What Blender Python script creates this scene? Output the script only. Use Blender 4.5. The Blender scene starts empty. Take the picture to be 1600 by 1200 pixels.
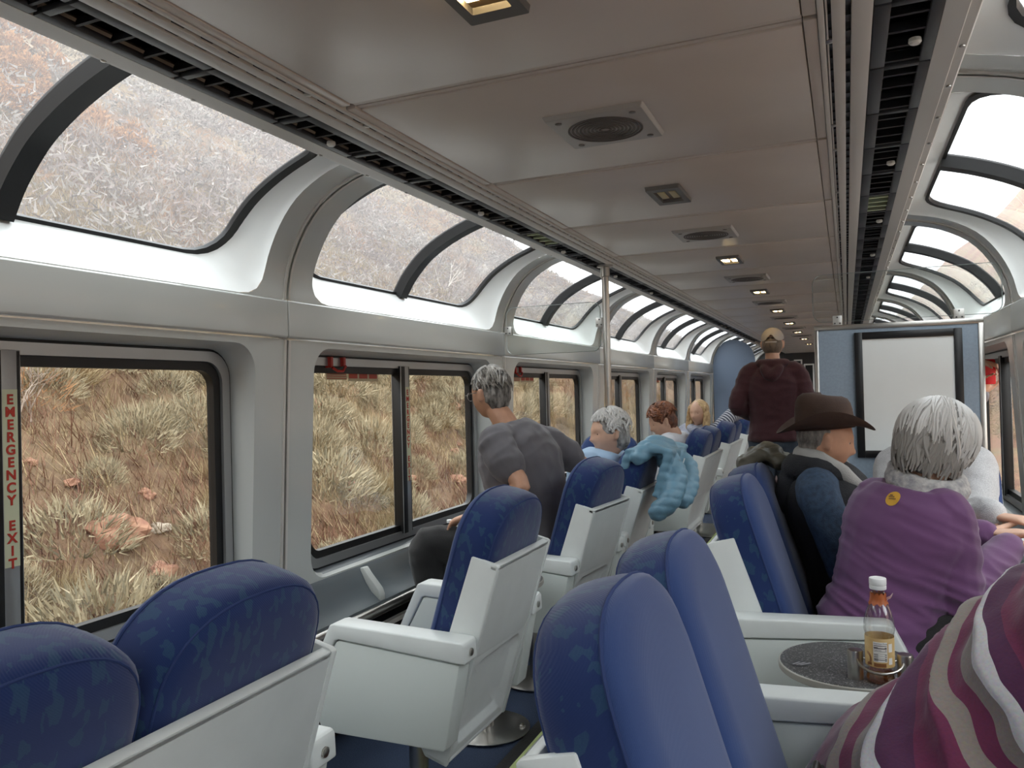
import bpy, bmesh, math, random
from math import sin, cos, pi, sqrt, radians, hypot
from mathutils import Vector, Matrix, noise
import numpy as np
C = bpy.context.scene.collection
S = bpy.context.scene
rnd = random.Random(7)

# ------------------------------------------------------------------ camera, sky, exposure
CAM = Vector((.5842, 0, 1.33))
yaw, pitch, roll, FPX = -0.40098, 0.011285, -0.025341, 1234.1
fwd = Vector((sin(yaw)*cos(pitch), cos(yaw)*cos(pitch), sin(pitch)))
rt0 = Vector((cos(yaw), -sin(yaw), 0)); up0 = rt0.cross(fwd)
rt = rt0*cos(roll) + up0*sin(roll); upv = -rt0*sin(roll) + up0*cos(roll)
cd = bpy.data.cameras.new('camera'); cam = bpy.data.objects.new('camera', cd); C.objects.link(cam)
M = Matrix((rt, upv, -fwd)).transposed().to_4x4(); M.translation = CAM
cam.matrix_world = M
cd.sensor_fit = 'HORIZONTAL'; cd.sensor_width = 36.0; cd.lens = FPX/1600*36; cd.clip_start = .02; cd.clip_end = 600
S.camera = cam
S.view_settings.view_transform = 'Standard'; S.view_settings.look = 'None'
S.view_settings.gamma = 1; S.view_settings.use_curve_mapping = False
S.view_settings.exposure = 1.62
S.cycles.transparent_max_bounces = 24; S.cycles.max_bounces = 10; S.cycles.diffuse_bounces = 6
S.cycles.sample_clamp_indirect = 8
S.cycles.use_denoising = True

w = bpy.data.worlds.new('overcast_sky'); S.world = w; w.use_nodes = True
nt = w.node_tree; nt.nodes.clear()
wo = nt.nodes.new('ShaderNodeOutputWorld'); bg = nt.nodes.new('ShaderNodeBackground')
tc = nt.nodes.new('ShaderNodeTexCoord'); wn = nt.nodes.new('ShaderNodeTexNoise'); wr = nt.nodes.new('ShaderNodeValToRGB')
wn.inputs['Scale'].default_value = 3.0; wn.inputs['Detail'].default_value = 14
wr.color_ramp.elements[0].position = .3; wr.color_ramp.elements[0].color = (.80, .84, .90, 1)
wr.color_ramp.elements[1].position = .65; wr.color_ramp.elements[1].color = (1, 1, 1, 1)
nt.links.new(tc.outputs['Generated'], wn.inputs['Vector']); nt.links.new(wn.outputs['Fac'], wr.inputs['Fac'])
nt.links.new(wr.outputs['Color'], bg.inputs['Color']); nt.links.new(bg.outputs[0], wo.inputs[0])
bg.inputs['Strength'].default_value = 2.0

# ------------------------------------------------------------------ helpers
def srgb(h):
    h = h.lstrip('#'); v = [int(h[i:i+2], 16)/255 for i in (0, 2, 4)]
    return tuple(x/12.92 if x <= .04045 else ((x+.055)/1.055)**2.4 for x in v)
MATS = {}
def mat(name, col, rough=.5, metal=0, bump=0, bscale=40, var=0, vscale=6, col2=None, coord='Object', spec=.5, stretch=None, sheen=0, coat=0):
    """principled material; optional noise colour variation and noise bump"""
    if name in MATS: return MATS[name]
    m = bpy.data.materials.new(name); m.use_nodes = True; t = m.node_tree
    b = t.nodes['Principled BSDF']
    c = srgb(col) if isinstance(col, str) else col
    b.inputs['Base Color'].default_value = (*c, 1); b.inputs['Roughness'].default_value = rough
    b.inputs['Metallic'].default_value = metal; b.inputs['Specular IOR Level'].default_value = spec
    if sheen: b.inputs['Sheen Weight'].default_value = sheen
    if coat: b.inputs['Coat Weight'].default_value = coat; b.inputs['Coat Roughness'].default_value = .08
    if bump or var or col2:
        tc = t.nodes.new('ShaderNodeTexCoord'); src = tc.outputs[coord]
        if stretch:
            mp = t.nodes.new('ShaderNodeMapping'); mp.inputs['Scale'].default_value = stretch
            t.links.new(src, mp.inputs['Vector']); src = mp.outputs[0]
    if var or col2:
        n = t.nodes.new('ShaderNodeTexNoise'); n.inputs['Scale'].default_value = vscale; n.inputs['Detail'].default_value = 5
        t.links.new(src, n.inputs['Vector'])
        r = t.nodes.new('ShaderNodeValToRGB'); t.links.new(n.outputs['Fac'], r.inputs['Fac'])
        c2 = srgb(col2) if isinstance(col2, str) else (col2 or tuple(min(1, x*(1+var)) for x in c))
        c1 = c if col2 else tuple(x*(1-var) for x in c)
        r.color_ramp.elements[0].position = .35; r.color_ramp.elements[1].position = .65
        r.color_ramp.elements[0].color = (*c1, 1); r.color_ramp.elements[1].color = (*c2, 1)
        t.links.new(r.outputs[0], b.inputs['Base Color'])
    if bump:
        n2 = t.nodes.new('ShaderNodeTexNoise'); n2.inputs['Scale'].default_value = bscale; n2.inputs['Detail'].default_value = 4
        t.links.new(src, n2.inputs['Vector'])
        bp = t.nodes.new('ShaderNodeBump'); bp.inputs['Strength'].default_value = bump; bp.inputs['Distance'].default_value = .01
        t.links.new(n2.outputs['Fac'], bp.inputs['Height']); t.links.new(bp.outputs[0], b.inputs['Normal'])
    MATS[name] = m; return m
def glassmat(name, tint=(.93, .96, .95), f0=.03, veil=0):
    """thin clear pane: straight-through transmission with a Schlick mirror reflection"""
    m = bpy.data.materials.new(name); m.use_nodes = True; t = m.node_tree; t.nodes.clear()
    o = t.nodes.new('ShaderNodeOutputMaterial'); mx = t.nodes.new('ShaderNodeMixShader'); lw = t.nodes.new('ShaderNodeLayerWeight')
    lw.inputs['Blend'].default_value = .5
    pw = t.nodes.new('ShaderNodeMath'); pw.operation = 'POWER'; pw.inputs[1].default_value = 5
    ma = t.nodes.new('ShaderNodeMath'); ma.operation = 'MULTIPLY_ADD'; ma.inputs[1].default_value = .8; ma.inputs[2].default_value = f0
    tr = t.nodes.new('ShaderNodeBsdfTransparent'); gl = t.nodes.new('ShaderNodeBsdfGlossy')
    tr.inputs[0].default_value = (*tint, 1); gl.inputs['Roughness'].default_value = .01
    t.links.new(lw.outputs['Facing'], pw.inputs[0]); t.links.new(pw.outputs[0], ma.inputs[0])
    t.links.new(ma.outputs[0], mx.inputs[0]); t.links.new(tr.outputs[0], mx.inputs[1]); t.links.new(gl.outputs[0], mx.inputs[2])
    out = mx
    if veil:   # whitish veil of reflected sky put into the pane as a translucent mix
        tl = t.nodes.new('ShaderNodeBsdfTranslucent'); tl.inputs[0].default_value = (.9, .9, .9, 1); out = t.nodes.new('ShaderNodeMixShader'); out.inputs[0].default_value = veil
        t.links.new(mx.outputs[0], out.inputs[1]); t.links.new(tl.outputs[0], out.inputs[2])
    t.links.new(out.outputs[0], o.inputs[0]); return m

class MB:
    def __init__(s): s.v = []; s.f = []; s.m = []
    def add(s, vs, fs, mi=0, T=None):
        k = len(s.v)
        s.v += [tuple(T @ Vector(p)) if T is not None else tuple(p) for p in vs]
        for f in fs: s.f.append(tuple(i+k for i in f)); s.m.append(mi)
    def box(s, x0, y0, z0, x1, y1, z1, mi=0, T=None):
        s.add([(x0,y0,z0),(x1,y0,z0),(x1,y1,z0),(x0,y1,z0),(x0,y0,z1),(x1,y0,z1),(x1,y1,z1),(x0,y1,z1)],
              [(0,3,2,1),(4,5,6,7),(0,1,5,4),(1,2,6,5),(2,3,7,6),(3,0,4,7)], mi, T)
    def prism(s, poly, a, b, axis='y', mi=0):
        """poly in the other two coordinates, extruded a..b along axis"""
        n = len(poly)
        def pt(p, h): return {'y': (p[0], h, p[1]), 'x': (h, p[0], p[1]), 'z': (p[0], p[1], h)}[axis]
        s.add([pt(p, a) for p in poly] + [pt(p, b) for p in poly],
              [tuple(range(n))[::-1], tuple(range(n, 2*n))] + [(i, (i+1) % n, n+(i+1) % n, n+i) for i in range(n)], mi)
    def loft(s, rings, closed=True, cap=True, mi=0):
        n = len(rings[0]); k = len(s.v)
        for r in rings: s.v += [tuple(p) for p in r]
        for a in range(len(rings)-1):
            for i in range(n if closed else n-1):
                j = (i+1) % n
                s.f.append((k+a*n+i, k+a*n+j, k+(a+1)*n+j, k+(a+1)*n+i)); s.m.append(mi)
        if cap:
            s.f.append(tuple(k+i for i in range(n))[::-1]); s.m.append(mi)
            e = k+(len(rings)-1)*n; s.f.append(tuple(e+i for i in range(n))); s.m.append(mi)
    def tube(s, pts, r, n=8, mi=0, closed=False):
        pts = [Vector(p) for p in pts]; m = len(pts)
        rr = r if isinstance(r, (list, tuple)) else [r]*m
        rings = []; ref = None
        for i, p in enumerate(pts):
            if closed: d = pts[(i+1) % m]-pts[i-1]
            else: d = pts[min(i+1, m-1)]-pts[max(i-1, 0)]
            d.normalize()
            if ref is None: ref = Vector((0,0,1)) if abs(d.z) < .9 else Vector((1,0,0))
            a = d.cross(ref).normalized(); b = d.cross(a).normalized(); ref = b.cross(d) if False else -b if b.dot(ref) < 0 else b
            rings.append([p + a*cos(2*pi*k/n)*rr[i] + ref*sin(2*pi*k/n)*rr[i] for k in range(n)])
        if closed: rings.append(rings[0])
        s.loft(rings, cap=not closed, mi=mi)
    def lathe(s, prof, c=(0,0,0), n=24, mi=0):
        rings = [[(c[0]+r*cos(2*pi*k/n), c[1]+r*sin(2*pi*k/n), c[2]+z) for k in range(n)] for r, z in prof]
        s.loft(rings, mi=mi)
    def mesh(s, name):
        me = bpy.data.meshes.new(name); me.from_pydata(s.v, [], s.f); me.validate()
        if len(me.polygons) == len(s.m): me.polygons.foreach_set('material_index', s.m)
        return me
def link(name, me, mats=None, parent=None, loc=None):
    o = bpy.data.objects.new(name, me); C.objects.link(o)
    if mats is not None and me is not None and not len(me.materials):
        for m in (mats if isinstance(mats, (list, tuple)) else [mats]): me.materials.append(m)
    if parent is not None: o.parent = parent
    if loc is not None: o.location = loc
    return o
def fin(me, bevel=0, smooth=True, seg=2, sub=0, norm=True, angle=35):
    if norm or bevel:
        bm = bmesh.new(); bm.from_mesh(me)
        if norm: bmesh.ops.recalc_face_normals(bm, faces=bm.faces)
        if bevel:
            es = [e for e in bm.edges if len(e.link_faces) == 2 and e.calc_face_angle(0) > radians(angle)]
            if es: bmesh.ops.bevel(bm, geom=es, offset=bevel, segments=seg, affect='EDGES', profile=.5, clamp_overlap=True)
        bm.to_mesh(me); bm.free()
    if smooth:
        me.shade_smooth()
        try: me.set_sharp_from_angle(angle=radians(40))
        except Exception: pass
    return me
def put(name, mb, mats, parent=None, loc=None, bevel=0, smooth=True, norm=True, seg=2):
    return link(name, fin(mb.mesh(name), bevel, smooth, seg, norm=norm), mats, parent, loc)
def empty(name, loc=(0,0,0), rz=0, parent=None):
    o = bpy.data.objects.new(name, None); C.objects.link(o); o.location = loc; o.rotation_euler = (0,0,rz)
    o.empty_display_size = .1
    if parent is not None: o.parent = parent
    return o
def tag(o, label=None, cat=None, group=None, kind=None):
    if label: o['label'] = label
    if cat: o['category'] = cat
    if group: o['group'] = group
    if kind: o['kind'] = kind
    return o
def copy_tree(o, parent=None):
    c = o.copy(); C.objects.link(c)
    if parent is not None: c.parent = parent
    for ch in [x for x in o.children]: copy_tree(ch, c)
    return c
def rrect(hw, hh, r, n=6, cx=0, cy=0):
    """closed list of points (a,b), counter-clockwise from bottom right"""
    out = []
    for qx, qy, a0 in ((1,-1,-pi/2), (1,1,0), (-1,1,pi/2), (-1,-1,pi)):
        for k in range(n+1):
            a = a0+pi/2*k/n
            out.append((cx+qx*(hw-r)+r*cos(a), cy+qy*(hh-r)+r*sin(a)))
    return out
def densify(pts, m):
    out = []
    for i, p in enumerate(pts):
        q = pts[(i+1) % len(pts)]
        d = hypot(q[0]-p[0], q[1]-p[1]); k = max(1, int(math.ceil(d/m)))
        for j in range(k): out.append((p[0]+(q[0]-p[0])*j/k, p[1]+(q[1]-p[1])*j/k))
    return out

# ------------------------------------------------------------------ materials
WALL = mat('grey_wall_plastic', '#c3c6c2', .22, bump=.015, bscale=14, coat=.25)
WHITE = mat('white_window_surround', '#eceeec', .3)
REVEAL = mat('grey_reveal', '#b4b7b4', .35)
LEDGE = mat('slate_grey_ledge', '#5f666a', .3)
CEIL = mat('ceiling_laminate', '#cdc3b9', .33, var=.04, vscale=3)
CEILJ = mat('ceiling_joint_strip', '#cfc6bd', .4)
RAIL = mat('satin_rail', '#c9c5be', .38)
GASK = mat('black_rubber', '#0c0c0d', .45)
ALU = mat('aluminium_strip', '#a8a9a9', .35, metal=.7)
STEEL = mat('stainless_steel', '#b9b6b1', .28, metal=1, bump=.02, bscale=60, stretch=(1,1,20))
GRID = mat('dark_grille_plastic', '#343538', .45)
BLACK = mat('black_plastic', '#0b0b0c', .4)
GLASS = glassmat('window_glass', (.88, .89, .88))
GLASSU = glassmat('veiled_upper_glass', (.86, .88, .88), .04, .055)  # small translucent share imitates the bright sky veil on these panes
CLEAR = glassmat('clear_acrylic', (.95, .97, .96))
SHELLM = mat('pale_seat_shell', '#d3d8d7', .38, var=.03, vscale=9)
BLUEW = mat('blue_panel_laminate', '#8a99a8', .5, bump=.06, bscale=400, var=.05, vscale=90)
BOARD = mat('white_board', '#d9dcdb', .35, var=.02, vscale=4)
CARPET = mat('navy_carpet', '#1f2c44', .95, bump=.4, bscale=500, col2='#34435c', vscale=260)
AISLE = mat('dark_maroon_aisle_carpet', '#3c2729', .9, bump=.4, bscale=400, col2='#5a3f3d', vscale=200)
EDGEF = mat('black_floor_edging', '#1a1a1b', .6, bump=.3, bscale=200)
GLOW = mat('photoluminescent_strip', '#c6d795', .5)
YLAMP = bpy.data.materials.new('lamp_glow'); YLAMP.use_nodes = True
_b = YLAMP.node_tree.nodes['Principled BSDF']; _b.inputs['Emission Color'].default_value = (1, .72, .35, 1); _b.inputs['Emission Strength'].default_value = 14
_b.inputs['Base Color'].default_value = (.9, .8, .6, 1)
LITSLAT = mat('lamp_lit_slat', '#c9d6b4', .4)  # shine of lamps behind the grille, put into the slat colour
RED = mat('red_enamel', '#a3251c', .4)
# ------------------------------------------------------------------ the car shell
PITCH, YC0 = 2.0, 1.36
KS = range(-2, 9)
Y0, Y1 = YC0+PITCH*(-2.5), YC0+PITCH*8.5
def polyline(pts):
    pts = [Vector((p[0], p[1])) for p in pts]; L = [0]
    for a, b in zip(pts, pts[1:]): L.append(L[-1]+(b-a).length)
    def f(u):
        d = max(0, min(1, u))*L[-1]
        for i in range(len(pts)-1):
            if d <= L[i+1] or i == len(pts)-2:
                t = (d-L[i])/(L[i+1]-L[i])
                # catmull-rom for smoothness
                p0 = pts[max(i-1,0)]; p1 = pts[i]; p2 = pts[i+1]; p3 = pts[min(i+2,len(pts)-1)]
                q = .5*((2*p1)+(p2-p0)*t+(2*p0-5*p1+4*p2-p3)*t*t+(3*p1-p0-3*p2+p3)*t**3)
                return q
    return f
INNER = polyline([(1.315,1.694),(1.298,1.807),(1.24,1.931),(1.161,2.025),(1.063,2.085),(.981,2.115),(.86,2.14),(.76,2.15)])
GARC = polyline([(1.447,1.822),(1.40,1.90),(1.345,1.965),(1.275,2.028),(1.17,2.09),(1.05,2.14),(.93,2.176)])
def lowx(z): return 1.315+.048*(1.55-z)
def annulus(ring, outer, steps, fmap, mb, mi=0):
    """quads between a hole ring and the matching outer boundary points"""
    rings = []
    for k in range(steps+1):
        t = k/steps
        rings.append([fmap(a[0]+(b[0]-a[0])*t, a[1]+(b[1]-a[1])*t) for a, b in zip(ring, outer)])
    mb.loft(rings, closed=True, cap=False, mi=mi)
def to_rect(ring, hw, lo, hi, cy):
    """project ring points outwards on the boundary of a rectangle |a|<hw, lo<b<hi"""
    out = []; ih = max(abs(p[0]) for p in ring); it = max(p[1] for p in ring)-cy; ib = cy-min(p[1] for p in ring)
    for a, b in ring:
        u = a/ih; v = (b-cy)/(it if b > cy else ib)
        m = max(abs(u), abs(v), 1e-6); u /= m; v /= m
        out.append((u*hw, cy+v*((hi-cy) if v > 0 else (cy-lo))))
    return out
HW = PITCH/2
GAP = .006
def upper_module(sx):
    ring = densify(rrect(.865, .465, .12, 8, .01, .472), .06)
    ring = [(a, b) for a, b in ring]
    outer = to_rect(ring, HW-GAP, 0, 1, .472)
    mi = MB()
    annulus(ring, outer, 5, lambda a, b: (sx*INNER(b)[0], a, INNER(b)[1]), mi)
    # small return at the module edges so that the joint has depth
    for e in (-1, 1):
        rr = [[(sx*INNER(k/14)[0], e*(HW-GAP), INNER(k/14)[1]) for k in range(15)], [(sx*(INNER(k/14)[0]+.03), e*(HW-GAP), INNER(k/14)[1]+.02) for k in range(15)]]
        mi.loft(rr, closed=False, cap=False)
    # white surround between the hole edge and the glass
    gring = densify(rrect(.80, .47, .17, 8, 0, .5), .06)
    tub = MB(); rings = []
    n = len(ring)
    # resample glass ring to n points by matching index proportionally
    def resample(r, n):
        P = r+[r[0]]; L = [0]
        for p, q in zip(P, P[1:]): L.append(L[-1]+hypot(q[0]-p[0], q[1]-p[1]))
        o = []
        for k in range(n):
            d = L[-1]*k/n; i = max(j for j in range(len(L)-1) if L[j] <= d+1e-9)
            t = (d-L[i])/(L[i+1]-L[i]); o.append((P[i][0]+(P[i+1][0]-P[i][0])*t, P[i][1]+(P[i+1][1]-P[i][1])*t))
        return o
    g2 = resample(gring, n); ring2 = resample(ring, n)
    for wv, ease in ((0, 0), (.12, .03), (.3, .16), (.55, .45), (.8, .78), (1, 1)):
        rr = []
        for (a, b), (c, d) in zip(ring2, g2):
            y = a+(c-a)*ease; u = b+(d-b)*ease
            p = INNER(u)*(1-wv)+GARC(u)*wv
            rr.append((sx*p[0], y, p[1]))
        rings.append(rr)
    tub.loft(rings, cap=False)
    # gasket: raised black band on the glass
    def gband(r0, r1, off0, off1, mb):
        rr = []
        for r, off in ((r0, off0), (r0, off1), (r1, off1), (r1, off0)):
            q = resample(r, 96); row = []
            for a, b in q:
                p = GARC(b); t = (GARC(min(1, b+.02))-GARC(max(0, b-.02))).normalized(); nrm = Vector((-t[1], t[0]))
                if nrm[0] > 0: nrm = -nrm
                p = p+nrm*off; row.append((sx*p[0], a, p[1]))
            rr.append(row)
        mb.loft(rr+[rr[0]], cap=False)
    gk = MB(); gband(densify(rrect(.812, .482, .17, 8, 0, .5), .06), densify(rrect(.772, .458, .15, 8, 0, .5), .06), -.004, .014, gk)
    # mullion bow
    mu = MB(); rr = []
    for k in range(25):
        u = .02+.96*k/24; p = GARC(u); t = (GARC(min(1, u+.02))-GARC(max(0, u-.02))).normalized(); nrm = Vector((-t[1], t[0]))
        if nrm[0] > 0: nrm = -nrm
        a = p-nrm*.006; b = p+nrm*.042
        rr.append([(sx*a[0], -.036, a[1]), (sx*b[0], -.031, b[1]), (sx*b[0], .031, b[1]), (sx*a[0], .036, a[1])])
    mu.loft(rr)
    panes = []
    for ya, yb in ((-.79, 0), (0, .79)):
        pn = MB(); rr = []
        for off in (0, .008):
            for k in range(21):
                u = .02+.97*k/20; p = GARC(u); rr.append([(sx*(p[0]+off*.7), ya, p[1]+off*.7), (sx*(p[0]+off*.7), yb, p[1]+off*.7)])
        q = []
        for k in range(21): q.append([rr[k][0], rr[k][1], rr[21+k][1], rr[21+k][0]])
        pn.loft(q); panes.append(pn)
    return mi, tub, gk, mu, panes
def ringframe(o, i, x0, x1, sx, mb, mi=0):
    ro = [[(sx*x0, a, b) for a, b in o], [(sx*x1, a, b) for a, b in o], [(sx*x1, a, b) for a, b in i], [(sx*x0, a, b) for a, b in i]]
    mb.loft(ro+[ro[0]], cap=False, mi=mi)
LZ0, LZ1 = .612, 1.525
def lower_module(sx):
    cz = (LZ0+LZ1)/2; hh = (LZ1-LZ0)/2
    ring = densify(rrect(.835, hh, .10, 7, 0, cz), .09)
    outer = to_rect(ring, HW-GAP, .30, 1.548, cz)
    wl = MB(); annulus(ring, outer, 3, lambda a, b: (sx*lowx(b), a, b), wl)
    for e in (-1, 1):
        wl.loft([[(sx*lowx(z), e*(HW-GAP), z) for z in (.30, .8, 1.2, 1.548)], [(sx*(lowx(z)+.04), e*(HW-GAP), z) for z in (.30, .8, 1.2, 1.548)]], closed=False, cap=False)
    # reveal with a rounded nose
    rv = MB(); rings = []
    for ins, dx in ((0, 0), (.004, .012), (.012, .03), (.018, .06), (.02, .13)):
        q = densify(rrect(.835-ins, hh-ins, .10-ins*.5, 7, 0, cz), .09)
        n = min(len(q), len(ring)); rings.append([(sx*(lowx(b)+dx if dx < .1 else 1.45), a, b) for a, b in rrect(.835-ins, hh-ins, .10, 7, 0, cz)])
    rv.loft(rings, cap=False)
    fr = MB()
    R = lambda ins, r: rrect(.835-ins, hh-ins, r, 7, 0, cz)
    ringframe(R(.012, .095), R(.028, .09), 1.452, 1.418, sx, fr, 1)
    ringframe(R(.028, .09), R(.062, .075), 1.452, 1.412, sx, fr, 0)
    ringframe(R(.062, .075), R(.092, .06), 1.455, 1.424, sx, fr, 1)
    mu = MB()
    mu.box(sx*1.40, -.055, LZ0+.05, sx*1.455, -.012, LZ1-.05, 1); mu.box(sx*1.405, -.012, LZ0+.05, sx*1.455, .03, LZ1-.05, 0); mu.box(sx*1.41, .03, LZ0+.05, sx*1.455, .045, LZ1-.05, 1)
    panes = []
    for ya, yb in ((-.76, -.03), (.03, .76)):
        p = MB(); p.box(sx*1.440, ya, LZ0+.07, sx*1.446, yb, LZ1-.07); panes.append(p)
    return wl, rv, fr, mu, panes

sides = {}
nwin = 0
TXT = mat('red_sign_lettering', '#b0301f', .5); SIGNB = mat('pale_green_sign_strip', '#c9cdae', .5)
def text_mesh(body, size, align='CENTER', extrude=.0004):
    cu = bpy.data.curves.new('lettering', 'FONT'); cu.body = body; cu.size = size; cu.align_x = align; cu.align_y = 'CENTER'; cu.extrude = extrude; cu.offset = .0012 if size > .02 else 0
    o = bpy.data.objects.new('lettering', cu); C.objects.link(o)
    dg = bpy.context.evaluated_depsgraph_get(); me = bpy.data.meshes.new_from_object(o.evaluated_get(dg))
    C.objects.unlink(o); bpy.data.objects.remove(o); return me
letters = {c: text_mesh(c, .035) for c in set('EMERGENCYEXIT')}
for me in letters.values(): me.materials.append(TXT)
def sign_letters(parent, sx):
    """EMERGENCY EXIT reading downwards on the window mullion"""
    z = 1.345
    for ch in 'EMERGENCY EXIT':
        if ch != ' ':
            o = link('letter', letters[ch], None, parent); o.rotation_euler = (pi/2, 0, pi/2 if sx < 0 else -pi/2); o.location = (sx*1.4025, .009, z)
        z -= .0325
for sx, side in ((-1, 'left'), (1, 'right')):
    W = tag(empty('wall_'+side), kind='structure')
    up = upper_module(sx); lo = lower_module(sx)
    m_up = fin(up[0].mesh('upper_panel'), norm=False); m_tub = fin(up[1].mesh('window_surround'), norm=False); m_gk = fin(up[2].mesh('gasket')); m_mu = fin(up[3].mesh('mullion'))
    m_pu = [fin(p.mesh('pane')) for p in up[4]]
    m_lo = fin(lo[0].mesh('lower_panel'), norm=False); m_rv = fin(lo[1].mesh('reveal'), norm=False); m_fr = fin(lo[2].mesh('window_frame')); m_ml = fin(lo[3].mesh('mullion'), .003)
    m_pl = [fin(p.mesh('pane')) for p in lo[4]]
    for me, mm in ((m_up, [WALL]), (m_tub, [WHITE]), (m_gk, [GASK]), (m_mu, [GASK]), (m_pu[0], [GLASSU]), (m_pu[1], [GLASSU]), (m_lo, [WALL]), (m_rv, [REVEAL]), (m_fr, [ALU, GASK]), (m_ml, [ALU, GASK]), (m_pl[0], [GLASS]), (m_pl[1], [GLASS])):
        for q in mm: me.materials.append(q)
    bl = MB(); xb = sx*1.318
    bl.prism([(sx*1.31, 1.553), (sx*1.305, 1.56), (sx*1.305, 1.688), (sx*1.312, 1.694), (sx*1.40, 1.694), (sx*1.40, 1.553)], -HW+GAP/2, HW-GAP/2)
    m_bl = fin(bl.mesh('belt_panel'), .002); m_bl.materials.append(WALL)
    gr = MB()   # strip behind the module joint
    for z0, z1, in ((.30, 1.55),):
        gr.prism([(sx*(lowx(z)+dx), z) for z, dx in ((.30, .012), (1.55, .012), (1.55, .06), (.30, .06))], -.008, .008, mi=1)
    gr.box(sx*1.33, -.025, 1.55, sx*1.40, .025, 1.70, 0)
    rr = [[(sx*(INNER(k/14)[0]+.018), -.012, INNER(k/14)[1]+.012) for k in range(15)], [(sx*(INNER(k/14)[0]+.018), .012, INNER(k/14)[1]+.012) for k in range(15)]]
    gr.loft(rr, closed=False, cap=False, mi=1)
    m_gr = fin(gr.mesh('joint_strip')); m_gr.materials.append(WALL); m_gr.materials.append(GASK)
    be = MB()   # light bead beside the joint
    for e in (-1, 1):
        be.prism([(sx*(lowx(z)+dx), z) for z, dx in ((.62, -.006), (1.546, -.006), (1.546, .03), (.62, .03))], e*.006, e*.017)
        rr = [[(sx*(INNER(k/14)[0]-.005), e*.006, INNER(k/14)[1]-.004) for k in range(14)], [(sx*(INNER(k/14)[0]-.005), e*.017, INNER(k/14)[1]-.004) for k in range(14)], [(sx*(INNER(k/14)[0]+.008), e*.017, INNER(k/14)[1]+.006) for k in range(14)]]
        be.loft(rr, closed=False, cap=False)
    m_be = fin(be.mesh('joint_bead')); m_be.materials.append(RAIL)
    for k in KS:
        y = YC0+PITCH*k
        link('upper_panel', m_up, None, W, (0, y, 0)); link('lower_panel', m_lo, None, W, (0, y, 0)); link('belt_panel', m_bl, None, W, (0, y, 0))
        link('window_surround', m_tub, None, W, (0, y, 0)); link('window_reveal', m_rv, None, W, (0, y, 0))
        link('joint_strip', m_gr, None, W, (0, y+HW, 0)); link('joint_bead', m_be, None, W, (0, y+HW, 0))
        nwin += 1; q = tag(empty('window_%d' % nwin, (0, y, 0)), kind='structure')
        link('gasket', m_gk, None, q); link('mullion', m_mu, None, q)
        for p in m_pu: link('pane', p, None, q)
        nwin += 1; q = tag(empty('window_%d' % nwin, (0, y, 0)), kind='structure')
        link('window_frame', m_fr, None, q); u = link('mullion', m_ml, None, q)
        for p in m_pl: link('pane', p, None, q)
        if k in (0, 1):
            sg = MB(); sg.box(sx*1.4035, -.0115, .915, sx*1.406, .0295, 1.372); s2 = put('exit_sign', sg, SIGNB, u)
            if sx < 0: sign_letters(u, sx)
        if (sx < 0 and k in (0, 1, 2, 3, 4, 5)) or (sx > 0 and k in (1, 2)):
            h = MB(); h.box(sx*1.395, -.62, 1.455, sx*1.43, -.605, 1.50); h.box(sx*1.395, -.53, 1.462, sx*1.43, -.515, 1.50)
            h.tube([(sx*1.392, -.615, 1.455), (sx*1.385, -.59, 1.44), (sx*1.385, -.55, 1.44), (sx*1.392, -.52, 1.462)], .006)
            put('release_handle', h, RED, q)
            st = MB(); st.box(sx*1.436, -.60, 1.405, sx*1.4395, -.45, 1.446, 1)
            st.box(sx*1.436, -.44, 1.40, sx*1.4395, -.20, 1.468, 1)
            for j in range(3): st.box(sx*1.435, -.435+j*.08, 1.412, sx*1.4392, -.37+j*.08, 1.46, 0)
            for j in range(4): st.box(sx*1.435, -.595, 1.410+j*.009, sx*1.4392, -.455, 1.4135+j*.009, 0)
            put('instruction_sticker', st, [mat('red_sticker', '#a8432f', .5), mat('pale_sticker', '#b9ac8c', .5)], q)
    # sloping ledge, steel tube rail and heater casing under the windows
    lt = tag(empty('trim_%d' % (1 if sx < 0 else 2)), kind='structure')
    lg = MB()
    prof = [(1.455,.634),(1.40,.630),(1.365,.612),(1.345,.585),(1.322,.54),(1.295,.503),(1.265,.478),(1.25,.466),(1.25,.452),(1.29,.45),(1.46,.50)]
    lg.prism([(sx*a, b) for a, b in prof], Y0, Y1)
    put('ledge', lg, LEDGE, lt)
    tb = MB(); tb.tube([(sx*1.245, Y0, .435), (sx*1.245, Y1, .435)], .022, 12); put('rail_tube', tb, STEEL, lt)
    ls = MB(); ls.box(sx*1.25, Y0, .345, sx*1.275, Y1, .365); put('lip', ls, RAIL, lt)
    hb = MB(); hb.box(sx*1.30, Y0, 0, sx*1.42, Y1, .45); put('casing', hb, BLACK, lt)
    for k in range(0, 5):
        y = YC0+PITCH*k+1.55-.06
        b = MB(); b.prism([(sx*1.352,.60),(sx*1.335,.602),(sx*1.315,.575),(sx*1.262,.515),(sx*1.252,.49),(sx*1.252,.462),(sx*1.30,.495),(sx*1.345,.57)], y, y+.04)
        put('bracket', b, WALL, lt, bevel=.004)
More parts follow.
